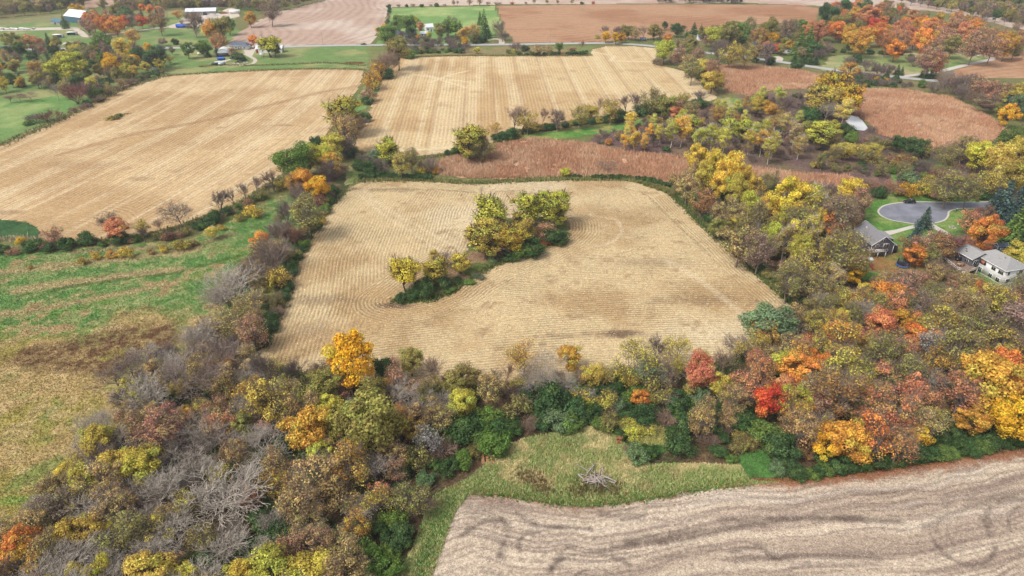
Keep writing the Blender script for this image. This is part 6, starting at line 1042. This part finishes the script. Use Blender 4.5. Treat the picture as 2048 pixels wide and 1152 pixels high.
# --- mailbox, garden ornaments, brush pile, logs
mx, my = P(1912, 423); t = empty('mailbox', (mx, my, 0)); tag(t, 'dark mailbox on a post at the cul-de-sac kerb', 'mailbox'); part('post', [bx(0, 0, .55, .18, .18, 1.1)], 'door', t); part('box', [bx(0, 0, 1.25, .5, .35, .35)], 'white', t); part('door', [bx(-.27, 0, 1.25, .05, .3, .3)], 'door', t)
mx, my = P(1905, 455); t = empty('garden_bed', (mx, my, 0)); tag(t, 'round stone garden bed on the lawn by the cul-de-sac', 'garden bed')
for i in range(9): a = i * .7; part('stone', [prisms([(np.array([math.cos(a) * 1.1, math.sin(a) * 1.1, 0]), np.array([math.cos(a) * 1.0, math.sin(a) * 1.0, .38]), .36, .2)], 6)], 'stone', t)
part('planter', [prisms([(np.array([0, 0, 0]), np.array([0, 0, .7]), .3, .45)], 8)], 'concrete', t)
mx, my = P(1916, 450); t = empty('garden_statue', (mx, my, 0)); tag(t, 'small white ornament standing on the lawn near the stone bed', 'ornament'); part('base', [bx(0, 0, .15, .5, .5, .3)], 'concrete', t); part('figure', [prisms([(np.array([0, 0, .3]), np.array([0, 0, .8]), .22, .16), (np.array([0, 0, .8]), np.array([0, 0, 1.15]), .18, .1)], 8)], 'white', t)
mx, my = P(2014, 507); t = empty('plastic_turtle', (mx, my, 0)); t.name = 'sandbox'; tag(t, 'pale green plastic sandbox in front of the garden shed', 'sandbox'); part('tub', [prisms([(np.array([0, 0, 0]), np.array([0, 0, .3]), .75, .8)], 10)], 'greentrim', t); part('lid', [prisms([(np.array([0, 0, .3]), np.array([0, 0, .5]), .82, .4)], 10)], 'tarp', t)
mx, my = P(1945, 549); t = empty('kayak', (mx, my, 0), -.5); tag(t, 'yellow kayak lying in the grass below the deck stairs', 'kayak'); part('hull', [prisms([(np.array([-1.4, 0, .2]), np.array([-.7, 0, .2]), .06, .3), (np.array([-.7, 0, .2]), np.array([.7, 0, .2]), .3, .3), (np.array([.7, 0, .2]), np.array([1.4, 0, .2]), .3, .06)], 8)], 'yellow', t); part('cockpit', [bx(0, 0, .48, .9, .34, .08)], 'door', t)
rng = np.random.RandomState(300); bxx, byy = P(1190, 965)
for i in range(60):
    a = rng.rand() * 6.28; L_ = rng.uniform(1.8, 4.2); zz = .2 + 1.3 * rng.rand(); rr = rng.uniform(.1, .24); cx, cy = rng.normal(0, 1.3), rng.normal(0, 1.2); tilt = rng.normal(0, .08)
    d = np.array([math.cos(a) * math.cos(tilt), math.sin(a) * math.cos(tilt), math.sin(tilt)]) * L_ / 2; m = d * .1 + np.array([0, 0, .08])
    lg = empty('branch_log', (bxx + cx, byy + cy, 0)); zc_ = max(zz, rr + abs(d[2]) + .02)
    tag(lg, 'weathered grey log in the brush pile beside the tilled field', 'log', 'logs of the brush pile')
    o = np.array([0, 0, zc_]); part('stem', [prisms([(o - d, o + m, rr, rr * .85), (o + m, o + d, rr * .85, rr * .5)], 6)], 'log', lg); part('side_branch', [prisms([(o + m, o + m + np.array([d[1], -d[0], .1]) * .22, rr * .5, rr * .2)], 5)], 'log', lg)
for i, px in enumerate((966, 975, 984)):
    lx, ly = P(px, 918); lg = empty('cut_log', (lx, ly, 0), R_(95 + i * 4)); tag(lg, 'thick cut log lying side by side with others at the edge of the clearing', 'log', 'cut logs in the clearing')
    part('stem', [prisms([(np.array([-1.7, 0, .48]), np.array([1.5, 0, .46]), .48, .42)], 12)], 'logbark', lg)
    for s, r0 in ((-1.71, .46), (1.51, .4)): a = np.linspace(0, 6.283, 12, endpoint=False); pmesh('cut_face', [(s, math.cos(q) * r0, .47 + math.sin(q) * r0) for q in a], [tuple(range(12)) if s > 0 else tuple(range(12))[::-1]], 'logend', lg)
# --- farm buildings
def farm(px, py, *a, **k): return P(px, py)
X, Y = P(538, 106); r, ro = house('barn', 'long low white barn with metal roof behind the big willow', 'barn', X, Y + 4, 2, 21, 8, 3.4, 5.2, 'siding_white', 'metal_white', .4)
for u in (-9.5, 7.5): window(r, 'S', 21, 8, u, 1.5, 1.4, 2.6, 'door', 'red', 'red', 1)
for u in (-5, -1, 3): window(r, 'S', 21, 8, u, 1.8, 1.0, 1.0)
window(r, 'E', 21, 8, 0, 1.6, 2.6, 2.8, 'door', 'red', 'red', 2)
X, Y = P(478, 100); r, ro = house('house', 'white ranch house with slate blue roof beside the far road', 'house', X, Y + 5, -10, 16, 8, 3.2, 5.4, 'siding_white', 'slate', .5, (3, 3))
for u in (-5, -2, 2.5, 5.5): window(r, 'S', 16, 8, u, 1.8, 1.2, 1.1)
window(r, 'S', 16, 8, .4, 1.25, 1.0, 2.1, 'door', 'white', 'door', 1); window(r, 'E', 16, 8, 0, 1.3, 3.4, 2.2, 'door', 'white', 'siding_white', 2)
X, Y = P(444, 114); hb = empty('hoop_barn', (X, Y + 5, 0), R_(12)); tag(hb, 'white arched barn with open dark front in the farmyard', 'barn')
pr = [(math.cos(a) * 5.2, math.sin(a) * 6.2) for a in np.linspace(0, math.pi, 13)]; V = [(p[0], -5, p[1]) for p in pr] + [(p[0], 5, p[1]) for p in pr]
pmesh('roof', V, [(i, i + 1, 14 + i, 13 + i) for i in range(12)], 'metal_white', hb); pmesh('end_wall', [(p[0] * .98, 4.8, p[1] * .98) for p in pr], [tuple(range(13))], 'siding_white', hb); pmesh('gable', [(p[0] * .98, -4.8, p[1] * .98) for p in pr if p[1] > 3.0], [tuple(range(sum(1 for p in pr if p[1] > 3.0)))], 'metal_white', hb)
part('door_opening', [bx(0, -4.6, 1.5, 9.0, .2, 3.0)], 'door', hb)
X, Y = P(443, 120); t = empty('covered_boat', (X, Y, 0), .05); tag(t, 'boat under a blue tarpaulin in front of the arched barn', 'boat')
part('tarpaulin', [prisms([(np.array([-3.2, 0, 1.2]), np.array([-2, 0, 1.3]), .4, 1.0), (np.array([-2, 0, 1.3]), np.array([2, 0, 1.3]), 1.0, 1.0), (np.array([2, 0, 1.3]), np.array([3.2, 0, 1.2]), 1.0, .4)], 10)], 'blue', t); part('trailer', [bx(0, 0, .25, 5.5, 1.4, .3)], 'rubber', t)
def wagon(px, py, rz, label, body, cover=None, L=5, Wd=2.2, Hh=1.6, name='farm_trailer', cat='trailer'):
    X, Y = P(px, py); t = empty(name, (X, Y, 0), R_(rz)); tag(t, label, cat); t.location.z = .15
    part('bed', [bx(0, 0, .5 + Hh / 2, L, Wd, Hh)], body, t)
    if cover: V, F = prism_x([(-Wd/2-.05, Hh + .5), (Wd/2+.05, Hh + .5), (Wd * .3, Hh + .95), (-Wd * .3, Hh + .95)], L + .1); pmesh('cover', V, F, cover, t)
    for sx in (-.3, .3): part('wheel', [prisms([(np.array([sx * L, s * Wd * .45, .4]), np.array([sx * L, s * (Wd * .45 + .2), .4]), .4, .4)], 10) for s in (-1, 1)], 'rubber', t)
    part('tow_bar', [bx(L/2 + .5, 0, .5, 1.2, .12, .12)], 'rubber', t); return t
wagon(431, 130, 12, 'dark flatbed trailer at the lower farmyard edge', 'door', None, 5, 2.2, 1.0); wagon(436, 130, 30, 'white-topped wagon leaning by the flatbed trailer', 'door', 'tarp', 4, 2.2, 1.6); wagon(444, 130, 70, 'pale sheeted wagon on the end of the loop track', 'tarp', 'tarp', 5, 2.6, 1.4)
wagon(310, 142, 5, 'white covered trailer at the edge of the left wood', 'tarp', 'white', 5, 2.2, 1.4); wagon(318, 141, 8, 'second white covered trailer beside the left wood', 'tarp', 'white', 4.6, 2.2, 1.2); wagon(402, 110, 15, 'white pickup bed parked under the dark round trees', 'white', None, 5, 2.0, 1.2)
wagon(365, 56, 2, 'long blue truck box parked in the gravel yard', 'blue', 'blue', 11, 3.0, 2.6, 'truck_box', 'truck'); wagon(470, 27, 5, 'white box trailer at the back of the gravel yard', 'white', 'white', 11, 3, 2.8)
X, Y = P(400, 31); r, ro = house('machine_shed', 'long grey machine shed in the cluttered gravel yard', 'shed', X, Y + 6, 12, 30, 12, 4, 6.5, 'siding_taupe', 'metal_white', .4); window(r, 'S', 30, 12, -8, 1.8, 4, 3.4, 'door', 'white', 'door', 2); window(r, 'S', 30, 12, 4, 1.8, 4, 3.4, 'door', 'white', 'door', 2)
rng = np.random.RandomState(7)
def pile(px, py, rr, hh, mat, label, name='gravel_heap', cat='heap', group=None):
    X, Y = P(px, py); n = 22; V = [(0, 0, hh)]; 
    for q, (f, zf) in enumerate(((.35, .78), (.7, .36), (1.0, 0.0))): V += [(math.cos(a) * rr * f * (1 + .25 * (rng.rand() - .5)), math.sin(a) * rr * f * .8 * (1 + .25 * (rng.rand() - .5)), hh * zf * (1 + .3 * (rng.rand() - .5))) for a in np.linspace(0, 6.283, n, endpoint=False)]
    F = [(0, 1 + i, 1 + (i + 1) % n) for i in range(n)]
    for q in range(2): F += [(1 + q * n + i, 1 + (q + 1) * n + i, 1 + (q + 1) * n + (i + 1) % n, 1 + q * n + (i + 1) % n) for i in range(n)]
    me = bpy.data.meshes.new(name); me.from_pydata(V, [], F); me.update(); o = link(name, me, M[mat]); o.location = (X, Y, .1); tag(o, label, cat, group); return o
for px, py, rr, hh, mt in [(372,38,5,2.0,'stone'),(378,40,4,1.5,'concrete'),(386,36,4,1.8,'rust'),(410,36,6,2.2,'concrete'),(425,32,7,2.4,'stone'),(436,30,5,1.6,'concrete'),(418,42,4,1.2,'stone'),(446,27,6,2.2,'rust'),(456,25,5,1.8,'stone'),(430,38,5,1.6,'concrete'),(462,22,9,3.0,'gravel')]: pile(px, py, rr, hh, mt, f"{dict(stone='grey rubble', concrete='pale rubble', rust='rusty scrap', gravel='tan gravel')[mt]} heap in the cluttered gravel yard", group=f'{mt} heaps in the gravel yard')
for i, px in enumerate((4, 10, 16, 22, 28, 34, 44, 50, 56, 68)):
    X, Y = P(px, 58.5 + (i % 3) * .8); t = empty('white_boat', (X, Y, .1), rng.uniform(0, 3)); tag(t, 'small white boat stored on the gravel strip of the far farm', 'boat', 'boats on the gravel strip')
    part('hull', [prisms([(np.array([-2.2, 0, .8]), np.array([1.2, 0, .8]), .8, .9), (np.array([1.2, 0, .8]), np.array([2.8, 0, .9]), .9, .1)], 8)], 'white', t); part('cradle', [bx(0, 0, .15, 3.0, 1.2, .3)], 'rubber', t)
X, Y = P(154, 46); r, ro = house('barn', 'big barn with pale roof and teal front beside the far farm conifer', 'barn', X, Y + 8, -28, 26, 16, 6, 11, 'tealroof', 'metal_white', .5); window(r, 'E', 26, 16, 0, 2.6, 5, 5, 'door', 'white', 'door', 2); window(r, 'E', 26, 16, 0, 8, 2, 2)
r2, ro2 = house('lean_to', 'low teal-roofed lean-to on the side of the big barn', 'barn', *P(120, 48), -28, 14, 9, 3, 5, 'siding_taupe', 'tealroof', .4); window(r2, 'S', 14, 9, 0, 1.4, 3, 2.4, 'door', 'white', 'door', 2)
for (px, py, rz, lab) in ((118, 75, 2, 'white open-fronted animal shelter on the green paddock'), (145, 70, 4, 'second pale shelter on the paddock by the gravel bend')):
    X, Y = P(px, py); t = empty('animal_shelter', (X, Y, 0), R_(rz)); tag(t, lab, 'shelter'); part('roof', [bx(0, 0, 2.6, 8.4, 4.6, .25)], 'white', t); part('back_wall', [bx(0, 2.0, 1.25, 8, .15, 2.5)], 'teal', t); part('side_wall', [bx(s * 3.95, 0, 1.25, .15, 4.0, 2.5) for s in (-1, 1)], 'white', t); part('inner_panel', [bx(0, -.8, .8, 7.6, .12, 1.6)], 'teal', t)
for (px, py, rz, L_, Wd, ev, rg, wl, rf, lab) in [(24,105,8,14,8,3.2,5.2,'brick','slate','brick cottage half hidden by the dark hedge trees'),(207,103,-20,12,8,3,5,'siding_taupe','slate','grey-roofed house tucked under the dark round tree'),(810,75,0,14,8,3.2,5.4,'siding_taupe','slate','grey-roofed farmhouse behind the purple thicket'),(858,62,20,7,6,4,6.5,'siding_white','metal_white','tall white outbuilding by the orange columnar tree'),(848,72,5,6,5,2.6,4,'siding_white','metal_white','small white garage beside the yellow-green bush'),(883,64,40,8,7,4,7,'siding_white','metal_white','white gabled outbuilding among the conifers'),(1560,104,-8,16,8,3.2,5.2,'siding_white','slate','white house with grey-blue roof in the right-hand grove'),(1510,98,-8,14,8,3.2,5.2,'siding_grey','slate','dark house hidden among the trees of the right-hand grove'),(1406,80,0,10,7,3,4.8,'siding_white','slate','white cottage behind the dark conifers near the road'),(1815,96,10,8,7,3.4,5.2,'siding_white','metal_white','white outbuilding showing between the orange maples'),(2004,8,0,22,10,5,8,'brick','tancloth','brick house with tan roof in the far right wood'),(1285,82,0,5,3,2,3,'siding_grey','slate','small dark shed on the roadside lawn')]:
    X, Y = P(px, py); r, ro = house('house' if L_ > 9 else 'outbuilding', lab, 'house' if L_ > 9 else 'outbuilding', X, Y, rz, L_, Wd, ev, rg, wl, rf, .4)
    for u in ((-L_ * .3, L_ * .1, L_ * .34) if L_ > 9 else (-L_ * .22,)): window(r, 'S', L_, Wd, u, ev * .55, 1.3, 1.2)
    window(r, 'S', L_, Wd, -L_ * .1 if L_ > 9 else L_ * .2, 1.15, 1.0, 2.0, 'door', 'white', 'door', 1); window(r, 'E', L_, Wd, 0, ev * .55, 1.2, 1.2)
# pavilion by the willow
X, Y = P(524, 114); t = empty('gazebo', (X, Y, 0)); tag(t, 'small gazebo with pointed pale roof under the willow', 'gazebo')
for a in range(6): part('post', [bx(math.cos(a * 1.047) * 1.5, math.sin(a * 1.047) * 1.5, 1.2, .15, .15, 2.4)], 'white', t)
part('roof', [prisms([(np.array([0, 0, 2.3]), np.array([0, 0, 3.9]), 2.1, .05)], 6)], 'tarp', t)
# utility poles along the far road
for i, (px, py) in enumerate([(646, 90), (1100, 86), (940, 88), (1310, 98)]):
    X, Y = P(px, py); t = empty('utility_pole', (X, Y, 0)); tag(t, 'thin wooden utility pole beside the far road', 'pole', 'utility poles along the far road'); part('pole', [prisms([(np.array([0, 0, 0]), np.array([0, 0, 10.0]), .17, .11)], 8)], 'log', t); part('crossarm', [bx(0, 0, 9.3, 2.2, .14, .14)], 'log', t); part('insulator', [bx(s * .9, 0, 9.45, .1, .1, .2) for s in (-1, 0, 1)], 'concrete', t)
# stumps of rock by the farm loop
for px, py in ((468, 127), (476, 127), (482, 125), (488, 126), (494, 125)): pile(px, py, 1.3, .7, 'stone', 'pale field stone by the farmyard loop', 'field_stone', 'stone', 'field stones by the farmyard loop')
# ------------------------------------------------------------------ thin autumn haze: even air round the whole place
mh, nth, oh = nodes('haze_air'); vol = nth.nodes.new('ShaderNodeVolumePrincipled'); vol.inputs['Density'].default_value = 0.00012; vol.inputs['Color'].default_value = (0.86, 0.9, 0.97, 1); vol.inputs['Anisotropy'].default_value = 0.2
nth.links.new(vol.outputs[0], oh.inputs['Volume'])
V, F = bx(0, 0, 62.0, 19000, 19000, 127.0); hz_ = link('haze', rawmesh('haze', V, F), mh); tag(hz_, 'thin pale haze over the farmland', 'haze', kind='stuff')
